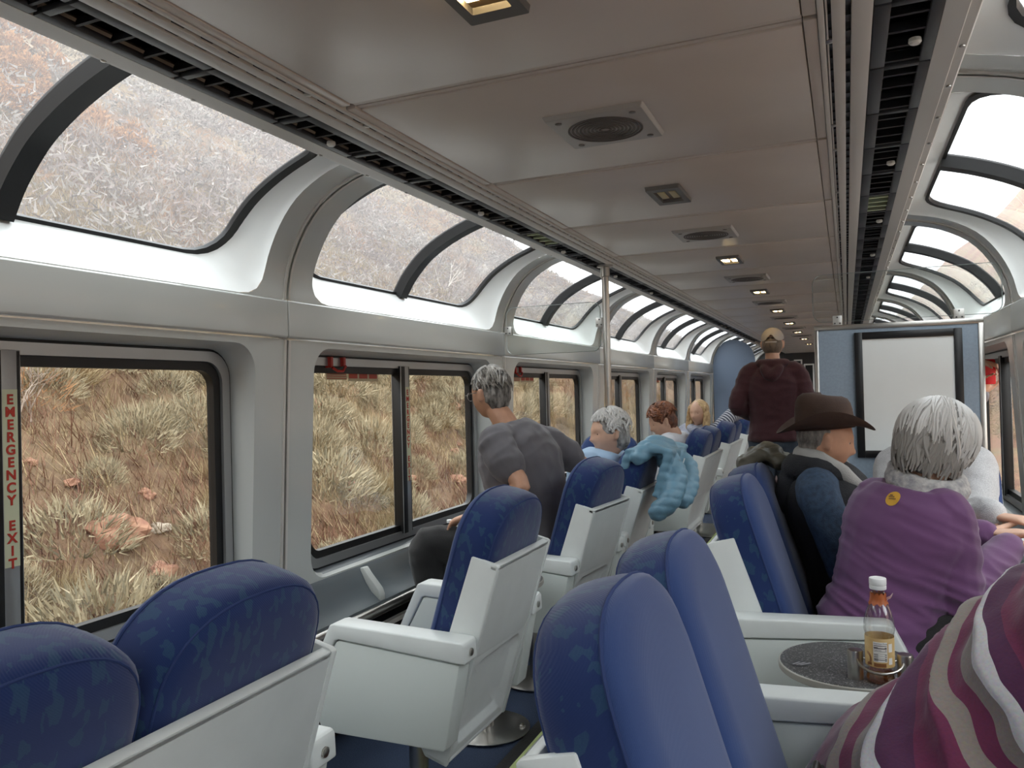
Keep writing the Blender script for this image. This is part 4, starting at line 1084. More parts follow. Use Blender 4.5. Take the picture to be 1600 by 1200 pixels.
def lump(amp, f, seed=0): return lambda p, n: amp*noise.noise(p*f+V((seed, 0, 0)))
def dark_cloth(name, c, b=.25): return mat(name, c, .9, bump=b, bscale=300, sheen=.15)
# 1 ---- man in the grey T-shirt leaning to the window
P = dict(pelvis=(-.74, 3.44, .56), chest=(-.83, 3.42, 1.0), neck=(-.90, 3.42, 1.18), head=(-.985, 3.43, 1.325), face=(-.94, .30, -.14), hiplat=(0.05, 1, 0),
 sh=((-.865, 3.205, 1.10), (-.75, 3.63, 1.07)), el=((-.71, 3.13, .925), (-.60, 3.76, .93)), wr=((-.95, 3.15, .80), (-.68, 3.66, .70)), hand=((V((-1, .1, -.35)),), (V((-.2, -.3, -.9)),)),
 kn=((-1.17, 3.12, .66), (-1.17, 3.56, .64)), an=((-1.13, 3.14, .12), (-1.12, 3.55, .12)), toe=((-.9, -.2, 0), (-.9, 0, 0)))
P['sh'] = tuple(P['sh'])
TS = mat('grey_cotton', '#5f5c60', .95, bump=.2, bscale=500, sheen=.2); BT = dark_cloth('black_trousers', '#1a1a1b')
HG = hairmat('salt_pepper_hair', '#34302c', '#8f8a84')
fold = lambda s, a=.006: folds(a, (5, 9, 14), s, Matrix.Rotation(.6, 3, 'Y'))
root, ch = person(P, 'man in a grey T-shirt bending over to the window, back to the camera', SKIN2,
 [('tshirt', lambda q: (torso(q, P, .022, .20, True, 1.13), arm(q, P, 0, .022, .50, 1.05), arm(q, P, 1, .022, .42, 1.05)), TS, .008, fold(1, .008)), ('trousers', pants(P, .016), BT, .009, folds(.006, (9, 9, 12), 3))],
 [('hair', capblob([((0, -.018, .030), (.079, .093, .092)), ((0, -.042, .0), (.077, .064, .082)), ((0, -.05, -.045), (.062, .043, .045))]), HG, .006, lump(.004, 60)),
  ('hair_strands', strands((.083, .098, .108), 520, 3, c=(0, -.016, .022), p0=(.0, 1.3), ln=(.3, .6), lift=.010, wdt=.0035, pole=(0, .1, 1), keep=lambda q: not (q.y > .06 and q.z < .035) and not (abs(q.x) > .05 and q.z < .0 and q.y > -.01)), mat('grey_hair_lock', '#57524c', .5, col2='#a39d95', vscale=30), 0, None)], voxel=.006)
gl = MB(); B_ = basis(P['face']); h_ = V(P['head'])
gl.tube([h_+B_ @ V((-.078, -.005, .012)), h_+B_ @ V((-.078, .06, .012)), h_+B_ @ V((-.066, .10, .010))], .0018, 6)
for e in (-1, 1): gl.tube([h_+B_ @ V((e*.033+.026*cos(2*pi*k/14), .102-.008*abs(cos(2*pi*k/14)), .004+.020*sin(2*pi*k/14))) for k in range(14)], .0014, 6, closed=True)
gl.tube([h_+B_ @ V((-.008, .106, .008)), h_+B_ @ V((.008, .106, .008))], .0014, 6)
tag(put('eyeglasses', gl, mat('silver_frame', '#b8b8ba', .3, metal=1)), 'thin silver eyeglasses worn by the man in the grey T-shirt', 'eyeglasses')
# 2 ---- man in the brown hat
P2 = dict(pelvis=(.60, 3.19, .56), chest=(.515, 3.19, .88), neck=(.485, 3.18, 1.02), head=(.505, 3.17, 1.125), face=(.93, .22, -.22), hiplat=(0, -1, 0),
 sh=((.50, 3.38, .945), (.475, 2.99, .945)), el=((.58, 3.44, .68), (.575, 2.955, .675)), wr=((.80, 3.34, .66), (.79, 3.05, .65)), hand=((V((1, -.2, -.1)),), (V((1, .2, -.1)),)),
 kn=((1.03, 3.30, .57), (1.03, 3.09, .57)), an=((1.04, 3.30, .12), (1.04, 3.09, .12)), toe=((1, 0, 0), (1, 0, 0)))
DEN = mat('dark_denim_shirt', '#26364a', .85, bump=.3, bscale=300, col2='#33475e', vscale=60); FL = mat('charcoal_fleece', '#25262a', .95, bump=.5, bscale=250); GRYF = mat('grey_lining', '#9c9b98', .95, bump=.4, bscale=300)
def vest(q): torso(q, P2, .034, .10, True, 1.0, yoke=False)
def hood(q):
    n = V(P2['neck']); 
    limb(q, [n+V((.10, .09, -.06)), n+V((.02, .12, .0)), n+V((-.075, .06, .01)), n+V((-.09, 0, -.005)), n+V((-.075, -.06, .01)), n+V((.02, -.115, .0)), n+V((.11, -.08, -.07))], [.03, .042, .048, .05, .048, .042, .028], 12, 4)
    limb(q, [n+V((-.08, 0, -.02)), n+V((-.12, 0, -.11)), n+V((-.10, 0, -.16))], [.07, .075, .05], 12, 4, (V((1, 0, .3)), .6))
def lining(q):
    n = V(P2['neck']); limb(q, [n+V((.12, .06, -.08)), n+V((.05, .095, .02)), n+V((-.03, .07, .045)), n+V((-.065, 0, .05)), n+V((-.035, -.075, .045)), n+V((.05, -.105, .005)), n+V((.15, -.085, -.09))], [.030, .036, .036, .034, .036, .036, .028], 10, 4)
root, ch = person(P2, 'man in a wide brown felt hat and dark denim shirt, in profile', SKIN2,
 [('denim_shirt', lambda q: (torso(q, P2, .02, .1), arm(q, P2, 0, .018), arm(q, P2, 1, .018)), DEN, .008, folds(.007, (14, 9, 11), 5)), ('fleece_vest', vest, FL, .008, folds(.004, (6, 6, 9), 6)), ('hood', hood, FL, .008, folds(.006, (12, 12, 12), 8)), ('hood_lining', lining, GRYF, .007, folds(.004, (14, 14, 14), 2)), ('jeans', pants(P2, .014), mat('dark_jeans', '#232a38', .9, bump=.2, bscale=300), .009, folds(.005, (9, 9, 9), 3))],
 [('hair', capblob([((0, -.030, .016), (.0775, .078, .085)), ((0, -.05, -.035), (.062, .040, .042))]), hairmat('short_grey_hair', '#57524d', '#8a847c'), .006, lump(.002, 80))], voxel=.006)
hm = mat('brown_felt', '#3b2a22', .85, bump=.15, bscale=300, col2='#4a372d', vscale=9)
HB = basis((.95, .2, .05), (-.05, 0, 1)); hc = V((.503, 3.168, 1.178))
ht = tag(empty('hat', (0, 0, 0)), 'wide-brimmed dark brown felt hat on the man in the denim shirt', 'hat')
q = MB(); rings = []; N = 40
for r_, z_, dn in ((1.0, -.012, 0), (1.0, .0, 0), (.985, .03, 0), (.96, .06, 0), (.915, .086, .002), (.82, .106, .006), (.64, .118, .012), (.4, .123, .02), (.2, .124, .024), (.05, .124, .026)):
    row = []
    for k in range(N):
        a = 2*pi*k/N; pinch = 1-.16*max(0, sin(a))**3*max(0, min(1, z_/.1))
        p = V((.084*r_*cos(a)*pinch, .106*r_*sin(a), z_-dn*.35*(.3+.7*abs(cos(a)) if r_ > .5 else 1)+.010*(-sin(a))*(z_/.11))); row.append(hc+HB @ p)
    rings.append(row)
q.loft(rings); put('crown', q, hm, ht)
q = MB(); rings = []
for f_, dz in ((.97, 0), (1.0, -.003), (1.25, -.006), (1.5, -.004), (1.72, .004), (1.76, .008), (1.72, .0085), (1.5, .001), (1.25, -.001), (1.0, .002)):
    row = []
    for k in range(N):
        a = 2*pi*k/N; e = (f_-1)/.75
        z_ = dz+e*e*(.046*abs(cos(a))**2-.024*abs(sin(a))**2-.012*max(0, sin(a)))
        row.append(hc+HB @ V((.086*f_*cos(a)*(1-.05*e), .108*(1+(f_-1)*.80)*sin(a), z_)))
    rings.append(row)
q.loft(rings+[rings[0]], cap=False); put('brim', q, hm, ht)
q = MB(); q.loft([[hc+HB @ V((.0855*s_*cos(2*pi*k/N), .1075*s_*sin(2*pi*k/N), z_)) for k in range(N)] for s_, z_ in ((1.005, .001), (1.012, .002), (1.005, .017), (.99, .018))], cap=False); put('band', q, mat('dark_band', '#2a1e19', .7), ht)
# 3 ---- woman in purple
P3 = dict(pelvis=(.66, 2.70, .56), chest=(.742, 2.715, .87), neck=(.785, 2.745, 1.015), head=(.845, 2.775, 1.140), face=(.74, .62, -.30), hiplat=(.75, -.66, 0),
 sh=((.635, 2.80, .945), (.852, 2.645, .925)), el=((.80, 3.00, .745), (.872, 2.64, .69)), wr=((.985, 2.985, .835), (1.035, 2.885, .808)), hand=((V((1, -.15, .0)), V((0, 0, 1)), -1, .35), (V((1, .35, .05)), V((0, 0, 1)), 1, .3)),
 kn=((1.08, 2.84, .57), (1.09, 2.60, .57)), an=((1.07, 2.84, .12), (1.08, 2.60, .12)), toe=((1, 0, 0), (1, 0, 0)))
PUR = mat('purple_jersey', '#643e68', .85, bump=.12, bscale=500, sheen=.25); GHR = hairmat('silver_hair', '#77736f', '#b4b1ad')
def purf(p, n):
    low = max(0, min(1, (.92-p.z)/.30)); q = Matrix.Rotation(-.45, 3, 'Y') @ p
    a = noise.noise(V((q.x*5, q.y*5, q.z*26+1))); b = noise.noise(V((q.x*9+4, q.y*9, q.z*44)))
    return (.004+.011*low)*((1-2.2*abs(a))*.75+.3*b)
def scarf(q):
    n = V(P3['neck']); pts = []
    for k in range(13):
        a = 2*pi*k/12; pts.append(n+V((.092*cos(a)+.018, .088*sin(a)+.008, .006+.030*cos(a-2.2))))
    limb(q, pts, [.028]*13, 10, 3); limb(q, [p+V((0, 0, .026)) for p in pts], [.020]*13, 8, 3)
SCF = mat('grey_scarf', '#c0bfbd', .9, col2='#96969a', vscale=50, bump=.4, bscale=120)
root, ch = person(P3, 'grey-haired woman in a purple long-sleeved top, her back to the camera', SKIN,
 [('purple_top', lambda q: (torso(q, P3, .020, .12, True, 1.0, 1.0, 1), arm(q, P3, 0, .016), arm(q, P3, 1, .020)), PUR, .0065, purf), ('scarf', scarf, SCF, .006, folds(.003, (8, 8, 60), 2)), ('black_trousers', pants(P3, .012), BT, .009, None)],
 [('hair', capblob([((0, -.018, .024), (.097, .108, .102)), ((0, -.05, -.035), (.088, .068, .072)), ((0, -.055, -.078), (.056, .040, .040)), ((.062, -.01, -.03), (.035, .06, .06)), ((-.062, -.01, -.03), (.035, .06, .06))]), GHR, .006, lump(.005, 50)),
  ('hair_strands', strands((.101, .114, .111), 800, 31, c=(0, -.016, .018), p0=(.02, .9), ln=(.9, 1.5), lift=.010, wdt=.0055, pole=(-.15, .05, 1), wave=.04, droop=.012, keep=lambda q: q.y < .075 or q.z > .06), mat('grey_lock', '#76736f', .45), 0, None),
  ('light_strands', strands((.102, .115, .112), 760, 11, c=(0, -.016, .018), p0=(.02, 1.0), ln=(.9, 1.6), lift=.014, wdt=.0052, pole=(-.15, .05, 1), wave=.03, droop=.012, keep=lambda q: q.y < .075 or q.z > .06), mat('silver_lock', '#c6c4c1', .4), 0, None),
  ('nape_strands', strands((.092, .108, .135), 300, 12, c=(0, -.028, -.012), p0=(1.0, 1.5), ln=(.6, 1.0), lift=.010, wdt=.006, pole=(0, .1, 1), wave=.05, azr=(3.0, 6.4), droop=.02), mat('darker_silver_lock', '#8d8a86', .45), 0, None)], voxel=.0048)
lg = MB()   # round yellow print between the shoulders
B3 = basis((-.56, -.81, .12))
# yellow print sits on the jersey: projected on the finished garment
gm = [c for c in root.children if c.name.startswith('purple_top')][0].data
from mathutils.bvhtree import BVHTree
def project_disc(gme, off, c, n, r, name, m, parent, segs=20, lift=.0012, shapes=None):
    bt = BVHTree.FromPolygons([tuple(v.co) for v in gme.vertices], [tuple(p.vertices) for p in gme.polygons])
    B = basis(n); q = MB()
    def hit(a, b):
        o = V(c)+off+B @ V((a, .2, b)); w_, nn, _, _ = bt.ray_cast(o, -(B @ V((0, 1, 0))))
        return (w_+B @ V((0, lift, 0))) if w_ else o-B @ V((0, .2, 0))
    if shapes is None:
        rings = [[hit(r*f_*cos(2*pi*k/segs), r*f_*sin(2*pi*k/segs)) for k in range(segs)] for f_ in (1, .66, .33, .02)]
        q.loft(rings, cap=False)
    else:
        for x0, z0, x1, z1 in shapes: q.add([hit(x0, z0), hit(x1, z0), hit(x1, z1), hit(x0, z1)], [(0, 1, 2, 3)])
    return put(name, q, m, parent, norm=False)
offp = V((-P3['pelvis'][0], -P3['pelvis'][1], 0))
LC = (.699, 2.62, .985)
pd = project_disc(gm, offp, LC, (-.50, -.85, .1), .021, 'round_print', mat('yellow_print', '#c99a35', .7), root)
project_disc(gm, offp, LC, (-.50, -.85, .1), 0, 'print_marks', mat('dark_print', '#3a2d33', .8), pd, lift=.0022, shapes=[(-.004+.0036*j, .004, -.0015+.0036*j, .0075) for j in range(5)]+[(-.010+.0036*j, -.002, -.0075+.0036*j, .0015) for j in range(6)]+[(.002, .009, .011, .0115)])
# 4 ---- person in the grey sweatshirt, behind her
P4 = dict(pelvis=(1.0, 3.88, .56), chest=(.93, 3.73, .90), neck=(.905, 3.67, 1.04), head=(.862, 3.56, 1.10), face=(-.05, -.9, -.35), hiplat=(-1, .1, 0),
 sh=((1.055, 3.63, .995), (.745, 3.66, .985)), el=((1.01, 3.36, .835), (.745, 3.40, .84)), wr=((1.02, 3.10, .874), (.93, 3.16, .87)), hand=((V((.85, -.5, -.05)), V((0, 0, -1)), 1, .4), (V((.9, -.5, -.05)), V((0, 0, -1)), -1, .4)),
 kn=((1.12, 3.52, .57), (.90, 3.52, .57)), an=((1.12, 3.56, .12), (.90, 3.56, .12)), toe=((0, -1, 0), (0, -1, 0)))
SW = mat('heather_grey_sweatshirt', '#a9a9ab', .95, bump=.4, bscale=260, col2='#bdbdbf', vscale=220)
def shood(q):
    n = V(P4['neck']); limb(q, [n+V((.09, -.08, -.03)), n+V((.11, .02, .01)), n+V((.0, .10, .02)), n+V((-.11, .02, .01)), n+V((-.10, -.08, -.03))], [.03, .045, .055, .045, .03], 12, 4)
root, ch = person(P4, 'person in a light grey hooded sweatshirt leaning in behind the woman in purple', SKIN,
 [('sweatshirt', lambda q: (torso(q, P4, .03, .1), arm(q, P4, 0, .024), arm(q, P4, 1, .024)), SW, .008, folds(.006, (12, 9, 12), 9)), ('hood', shood, SW, .008, folds(.006, (14, 14, 14), 4)), ('jeans', pants(P4, .014), mat('dark_jeans', '#232a38'), .009, None)],
 [('hair', capblob([((0, -.018, .03), (.084, .096, .096)), ((0, -.045, -.01), (.08, .066, .09))]), hairmat('sandy_hair', '#8a6b4d', '#b89468'), .006, lump(.004, 60))], voxel=.0055)
w_ = V(P4['wr'][0]); d_ = (w_-V(P4['el'][0])).normalized()
wt = tag(empty('wristwatch', w_-d_*.015), 'black wristwatch on the forearm coming out of the grey sleeve', 'watch')
q = MB(); a_ = d_.cross(V((0, 0, 1))).normalized(); b_2 = a_.cross(d_)
q.loft([[ (a_*cos(2*pi*k/20)*.033*s_+b_2*sin(2*pi*k/20)*.031*s_)+d_*e for k in range(20)] for s_, e in ((1, -.010), (1.07, -.010), (1.07, .010), (1, .010), (1, -.010))], cap=False); put('strap', q, BLACK, wt)
q = MB(); f_c = (a_*-.45+b_2*.9).normalized(); cc = f_c*.036; u_ = d_; v_ = f_c.cross(d_)
q.loft([[cc+u_*x+v_*y+f_c*h2 for x, y in rrect(.017, .015, .005, 4)] for h2 in (-.004, .006, .008)]); put('case', q, mat('watch_case', '#141416', .15), wt)
# 5 ---- person in the striped shawl at the corner
P5 = dict(pelvis=(.70, 1.64, .56), chest=(.90, 1.64, .79), neck=(1.0, 1.64, .965), head=(1.055, 1.66, 1.12), face=(.95, .1, -.28), hiplat=(0, -1, 0),
 sh=((.96, 1.82, .885), (.95, 1.45, .885)), el=((1.03, 1.86, .66), (1.01, 1.41, .66)), wr=((1.16, 1.75, .63), (1.15, 1.53, .63)), hand=((V((1, -.3, -.1)),), (V((1, .3, -.1)),)),
 kn=((1.10, 1.75, .57), (1.10, 1.53, .57)), an=((1.10, 1.75, .12), (1.10, 1.53, .12)), toe=((1, 0, 0), (1, 0, 0)))
def stripemat():
    m = bpy.data.materials.new('striped_jersey'); m.use_nodes = True; t = m.node_tree; b = t.nodes['Principled BSDF']; b.inputs['Roughness'].default_value = .85; b.inputs['Sheen Weight'].default_value = .2
    at = t.nodes.new('ShaderNodeAttribute'); at.attribute_name = 'band'; r = t.nodes.new('ShaderNodeValToRGB'); r.color_ramp.interpolation = 'CONSTANT'
    fr = t.nodes.new('ShaderNodeMath'); fr.operation = 'FRACT'; t.links.new(at.outputs['Fac'], fr.inputs[0]); t.links.new(fr.outputs[0], r.inputs[0])
    st = [(0, '#6b2148'), (.30, '#4c1a44'), (.44, '#c9c7c9'), (.58, '#857a74'), (.74, '#6b2148'), (.88, '#8b8079')]
    while len(r.color_ramp.elements) < len(st): r.color_ramp.elements.new(.5)
    for e, (p, c) in zip(r.color_ramp.elements, st): e.position = p; e.color = (*srgb(c), 1)
    n = t.nodes.new('ShaderNodeTexNoise'); n.inputs['Scale'].default_value = 180; tc = t.nodes.new('ShaderNodeTexCoord'); t.links.new(tc.outputs['Object'], n.inputs[0])
    mx = t.nodes.new('ShaderNodeMix'); mx.data_type = 'RGBA'; mx.blend_type = 'MULTIPLY'; mx.inputs[0].default_value = .35; t.links.new(r.outputs[0], mx.inputs[6]); t.links.new(n.outputs['Color'], mx.inputs[7]); t.links.new(mx.outputs[2], b.inputs['Base Color'])
    bp = t.nodes.new('ShaderNodeBump'); bp.inputs['Strength'].default_value = .15; bp.inputs['Distance'].default_value = .003; t.links.new(n.outputs[0], bp.inputs['Height']); t.links.new(bp.outputs[0], b.inputs['Normal'])
    return m
def bandof(p):
    """cloth coordinate of the shawl: distance along the back from the neck, tilted across the body"""
    x, y, z = p; t = (.96-z)*.80-(x-1.0)*.55+(y-1.64)*.60
    return t/.235+.12*noise.noise(V((x*7, y*7, z*7)))+.05*noise.noise(V((x*17, y*17, z*17)))
def shawlf(p, n):
    b = bandof(p); g = noise.noise(V((b*2.0, p.y*2.5, 1.0))); h = noise.noise(V((b*4.5, p.y*4, 3.0)))
    return .020*(1-2*abs(g))+.007*h-.006
def shawl(q):
    torso(q, P5, .035, .16, True, 1.0, 1.05)
    for i in (0, 1): arm(q, P5, i, .035, 1.0)
    n = V(P5['neck'])
    limb(q, [n+V((.08, .10, .0)), n+V((-.01, .11, .01)), n+V((-.06, .0, .01)), n+V((-.01, -.11, .01)), n+V((.08, -.10, .0))], [.035, .045, .05, .045, .035], 12, 4)
root, ch = person(P5, 'person wrapped in a maroon, grey and white striped shawl in the bottom corner', SKIN,
 [('lilac_top', lambda q: torso(q, P5, .022, .18), mat('lilac_jersey', '#a58fc0', .9), .009, None), ('trousers', pants(P5, .013), BT, .009, None)],
 [('curly_hair', capblob([((0, -.02, .03), (.105, .112, .105)), ((0, -.06, -.04), (.098, .066, .08)), ((.07, -.02, -.04), (.04, .06, .06)), ((-.07, -.02, -.04), (.04, .06, .06))]), hairmat('auburn_hair', '#5e2f1d', '#9a5932'), .006, lambda p, n: .014*noise.noise(p*38)+.006*noise.noise(p*90))], voxel=.007)
q = MB(); shawl(q); me = remesh(q, .0075, 6, 'striped_shawl', .6); displace(me, shawlf)
at = me.attributes.new('band', 'FLOAT', 'POINT')
for i, v in enumerate(me.vertices): at.data[i].value = bandof(v.co)
sh_ = link('striped_shawl', me, stripemat()); sh_.parent = root; me.transform(Matrix.Translation((-root.location.x, -root.location.y, 0)))
# 6 ---- man standing in the aisle
P6 = dict(pelvis=(.065, 6.40, .93), chest=(.06, 6.40, 1.30), neck=(.06, 6.40, 1.50), head=(.062, 6.425, 1.655), face=(.05, 1, -.12), hiplat=(1, 0, 0),
 sh=((-.125, 6.40, 1.435), (.245, 6.40, 1.435)), el=((-.205, 6.33, 1.185), (.305, 6.36, 1.185)), wr=((-.06, 6.55, 1.08), (.17, 6.56, 1.09)), hand=((V((.6, .7, 0)),), (V((-.6, .7, 0)),)),
 kn=((-.045, 6.42, .50), (.165, 6.44, .50)), an=((-.05, 6.38, .09), (.175, 6.44, .09)), toe=((-.1, 1, 0), (.1, 1, 0)))
MRN = mat('maroon_sweater', '#301117', .95, bump=.3, bscale=300, col2='#3c161d', vscale=150, sheen=.15)
def mhood(q):
    n = V(P6['neck']); limb(q, [n+V((-.10, .06, -.02)), n+V((-.09, -.03, .0)), n+V((0, -.075, -.005)), n+V((.09, -.03, 0)), n+V((.10, .06, -.02))], [.03, .04, .045, .04, .03], 12, 4); limb(q, [n+V((-.05, -.10, -.04)), n+V((0, -.125, -.10)), n+V((.05, -.10, -.04))], [.04, .05, .04], 12, 4)
root, ch = person(P6, 'man in a maroon sweater and pale cap standing in the aisle, seen from behind', SKIN2,
 [('sweater', lambda q: (torso(q, P6, .028, .02, True, 1.0), arm(q, P6, 0, .022), arm(q, P6, 1, .022)), MRN, .009, folds(.008, (8, 8, 13), 2)), ('hood', mhood, MRN, .009, folds(.005, (12, 12, 12), 2)), ('jeans', pants(P6, .018), mat('slate_jeans', '#333c48', .9, bump=.2, bscale=300), .009, folds(.006, (9, 9, 12), 7))],
 [('hair', capblob([((0, -.03, -.01), (.078, .075, .085))]), hairmat('short_brown_hair', '#4c3d31', '#6d5a48'), .007, None)], voxel=.008)
cp = tag(empty('cap', P6['head']), 'faded beige baseball cap on the man standing in the aisle', 'cap')
CB = basis(P6['face']); CPM = mat('faded_beige_cotton', '#a09891', .9, bump=.2, bscale=200)
q = MB(); rings = []
for k in range(9):
    a = .08+(pi/2-.08)*k/8; r_ = cos(a-.08); z_ = .032+.098*sin(a)
    rings.append([CB @ V((.086*r_*cos(2*pi*j/28), .106*r_*sin(2*pi*j/28)-.002, z_-(.036*max(0, -sin(2*pi*j/28))*(1-k/8)**2 if k < 8 else 0)+(.055*math.exp(-((2*pi*j/28-1.5*pi)/.38)**2) if k == 0 else .03*math.exp(-((2*pi*j/28-1.5*pi)/.38)**2) if k == 1 else 0))) for j in range(28)])
q.loft(rings, cap=False); q.f.append(tuple(range(len(q.v)-28, len(q.v)))); q.m.append(0); put('crown', q, CPM, cp, norm=False)
q = MB(); q.loft([[CB @ V((.05*cos(pi+pi*j/10)*1.0, -.075-.030*sin(pi*j/10)*1.0, -.004+.012*k2)) for j in range(11)] for k2 in (0, 1)], closed=False, cap=False); put('strap', q, CPM, cp, norm=False)
q = MB(); q.loft([[CB @ V((.078*cos(pi*j/12)*s_, .06+e*sin(pi*j/12), .035-.015*abs(cos(pi*j/12))*1-.02*(e/.16)+dz)) for j in range(13)] for s_, e, dz in ((1, .03, 0), (.98, .10, 0), (.9, .125, 0), (.98, .10, -.004), (1, .03, -.004))], closed=False, cap=False); put('visor', q, CPM, cp, norm=False)
# 7 ---- grey-haired woman by the pole
P7 = dict(pelvis=(-.70, 4.03, .56), chest=(-.645, 4.04, .88), neck=(-.61, 4.06, 1.01), head=(-.585, 4.05, 1.105), face=(-.72, -.62, -.10), hiplat=(.25, .97, 0),
 sh=((-.68, 3.86, .935), (-.58, 4.22, .935)), el=((-.74, 3.83, .69), (-.64, 4.25, .69)), wr=((-.93, 3.92, .66), (-.88, 4.14, .66)), hand=((V((-1, .3, -.1)),), (V((-1, -.3, -.1)),)),
 kn=((-1.1, 3.93, .57), (-1.1, 4.14, .57)), an=((-1.1, 3.93, .12), (-1.1, 4.14, .12)), toe=((-1, 0, 0), (-1, 0, 0)))
LB = mat('light_blue_blouse', '#a9c4e0', .85, bump=.15, bscale=300)
root, ch = person(P7, 'grey-haired woman in a light blue blouse sitting beside the steel pole', SKIN, [('blouse', shirt(P7, .016, 1.0), LB, .009, folds(.005, (9, 9, 12), 2)), ('trousers', pants(P7), BT, .01, None)],
 [('hair', capblob([((0, -.02, .03), (.088, .098, .096)), ((0, -.05, -.02), (.084, .066, .085))]), GHR, .007, lump(.006, 45)), ('hair_strands', strands((.094, .108, .112), 420, 21, c=(0, -.018, .02), p0=(.1, 1.2), ln=(.35, .7), lift=.010, wdt=.0045, pole=(0, .1, 1), wave=.1, keep=lambda q: q.y < .06 or q.z > .05), mat('silver_lock', '#8f8c88'), 0, None)], voxel=.008)
# 8 ---- brown-haired person looking down
P8 = dict(pelvis=(-.66, 5.89, .56), chest=(-.615, 5.88, .87), neck=(-.605, 5.85, .995), head=(-.675, 5.79, 1.095), face=(-.84, -.42, -.42), hiplat=(0, 1, 0),
 sh=((-.63, 5.69, .925), (-.59, 6.07, .925)), el=((-.69, 5.65, .68), (-.65, 6.10, .68)), wr=((-.90, 5.76, .68), (-.88, 6.02, .68)), hand=((V((-1, .3, -.1)),), (V((-1, -.3, -.1)),)),
 kn=((-1.1, 5.78, .57), (-1.1, 6.0, .57)), an=((-1.1, 5.78, .12), (-1.1, 6.0, .12)), toe=((-1, 0, 0), (-1, 0, 0)))
root, ch = person(P8, 'brown-haired person in a white shirt looking down, beyond the quilted jacket', SKIN, [('shirt', shirt(P8, .02, 1.0), mat('white_shirt', '#cfd2d9', .9, bump=.15, bscale=300), .009, folds(.006, (9, 9, 12), 5)), ('trousers', pants(P8), mat('dark_jeans', '#232a38'), .01, None)],
 [('hair', capblob([((0, -.014, .034), (.086, .098, .098)), ((0, -.045, -.005), (.080, .064, .085))]), hairmat('chestnut_hair', '#4a2c20', '#7d4c34'), .007, lump(.007, 45)), ('hair_strands', strands((.092, .107, .112), 380, 22, c=(0, -.014, .022), p0=(.1, 1.2), ln=(.3, .6), lift=.012, wdt=.005, pole=(0, .1, 1), wave=.15, keep=lambda q: q.y < .07 or q.z > .045), mat('chestnut_lock', '#5c3726', .5, col2='#8d583b', vscale=40), 0, None)], voxel=.008)
# 9 ---- blonde woman facing the camera
P9 = dict(pelvis=(-.70, 7.36, .56), chest=(-.69, 7.39, .86), neck=(-.68, 7.385, .985), head=(-.676, 7.35, 1.105), face=(-.32, -.94, -.10), hiplat=(-.5, .86, 0),
 sh=((-.52, 7.31, .925), (-.845, 7.48, .92)), el=((-.40, 7.44, 1.075), (-.93, 7.40, .70)), wr=((-.36, 7.68, 1.075), (-.86, 7.22, .70)), hand=((V((.1, 1, -.1)),), (V((.5, -.6, 0)),)),
 kn=((-1.05, 7.16, .57), (-1.12, 7.40, .57)), an=((-1.08, 7.14, .12), (-1.12, 7.40, .12)), toe=((-1, -.2, 0), (-1, 0, 0)))
SWB = mat('blue_grey_knit', '#8b90a0', .95, bump=.6, bscale=160, col2='#a9adba', vscale=120)
STR = bpy.data.materials.new('striped_knit'); STR.use_nodes = True; _t = STR.node_tree; _w = _t.nodes.new('ShaderNodeTexWave'); _w.bands_direction = 'DIAGONAL'; _w.inputs['Scale'].default_value = 14; _c = _t.nodes.new('ShaderNodeTexCoord'); _r = _t.nodes.new('ShaderNodeValToRGB'); _r.color_ramp.interpolation = 'CONSTANT'; _r.color_ramp.elements[0].color = (.05, .06, .09, 1); _r.color_ramp.elements[1].position = .5; _r.color_ramp.elements[1].color = (.5, .52, .58, 1)
_t.links.new(_c.outputs['Object'], _w.inputs[0]); _t.links.new(_w.outputs[1], _r.inputs[0]); _t.links.new(_r.outputs[0], _t.nodes['Principled BSDF'].inputs[0]); _t.nodes['Principled BSDF'].inputs['Roughness'].default_value = .9
def cowl(q):
    n = V(P9['neck']); limb(q, [n+V((.075*cos(2*pi*k/10), .075*sin(2*pi*k/10)-.03, -.01-.04*max(0, -sin(2*pi*k/10)))) for k in range(11)], [.04]*11, 10, 3)
root, ch = person(P9, 'blonde woman in a blue-grey knit sweater facing the camera, arm over the seat', SKIN, [('sweater', lambda q: (torso(q, P9, .02, .1), arm(q, P9, 1, .02)), SWB, .01, folds(.005, (9, 9, 12), 5)), ('striped_sleeve', lambda q: arm(q, P9, 0, .02), STR, .01, None), ('cowl', cowl, SWB, .01, None), ('trousers', pants(P9), mat('dark_jeans', '#232a38'), .01, None)],
 [('hair', lambda h, B: (lambda q: (ell(q, h+B @ V((0, -.02, .028)), (.086, .098, .094), B), ell(q, h+B @ V((0, -.05, -.03)), (.084, .06, .09), B), [limb(q, [h+B @ V((e*.066, .01, .05)), h+B @ V((e*.084, .015, -.03)), h+B @ V((e*.085, .04, -.13)), h+B @ V((e*.07, .06, -.24))], [.03, .034, .036, .02], 10, 4) for e in (-1, 1)], q)[-1])(MB()), hairmat('blonde_hair', '#9a7a52', '#cdb083'), .007, lump(.005, 50))], voxel=.009)
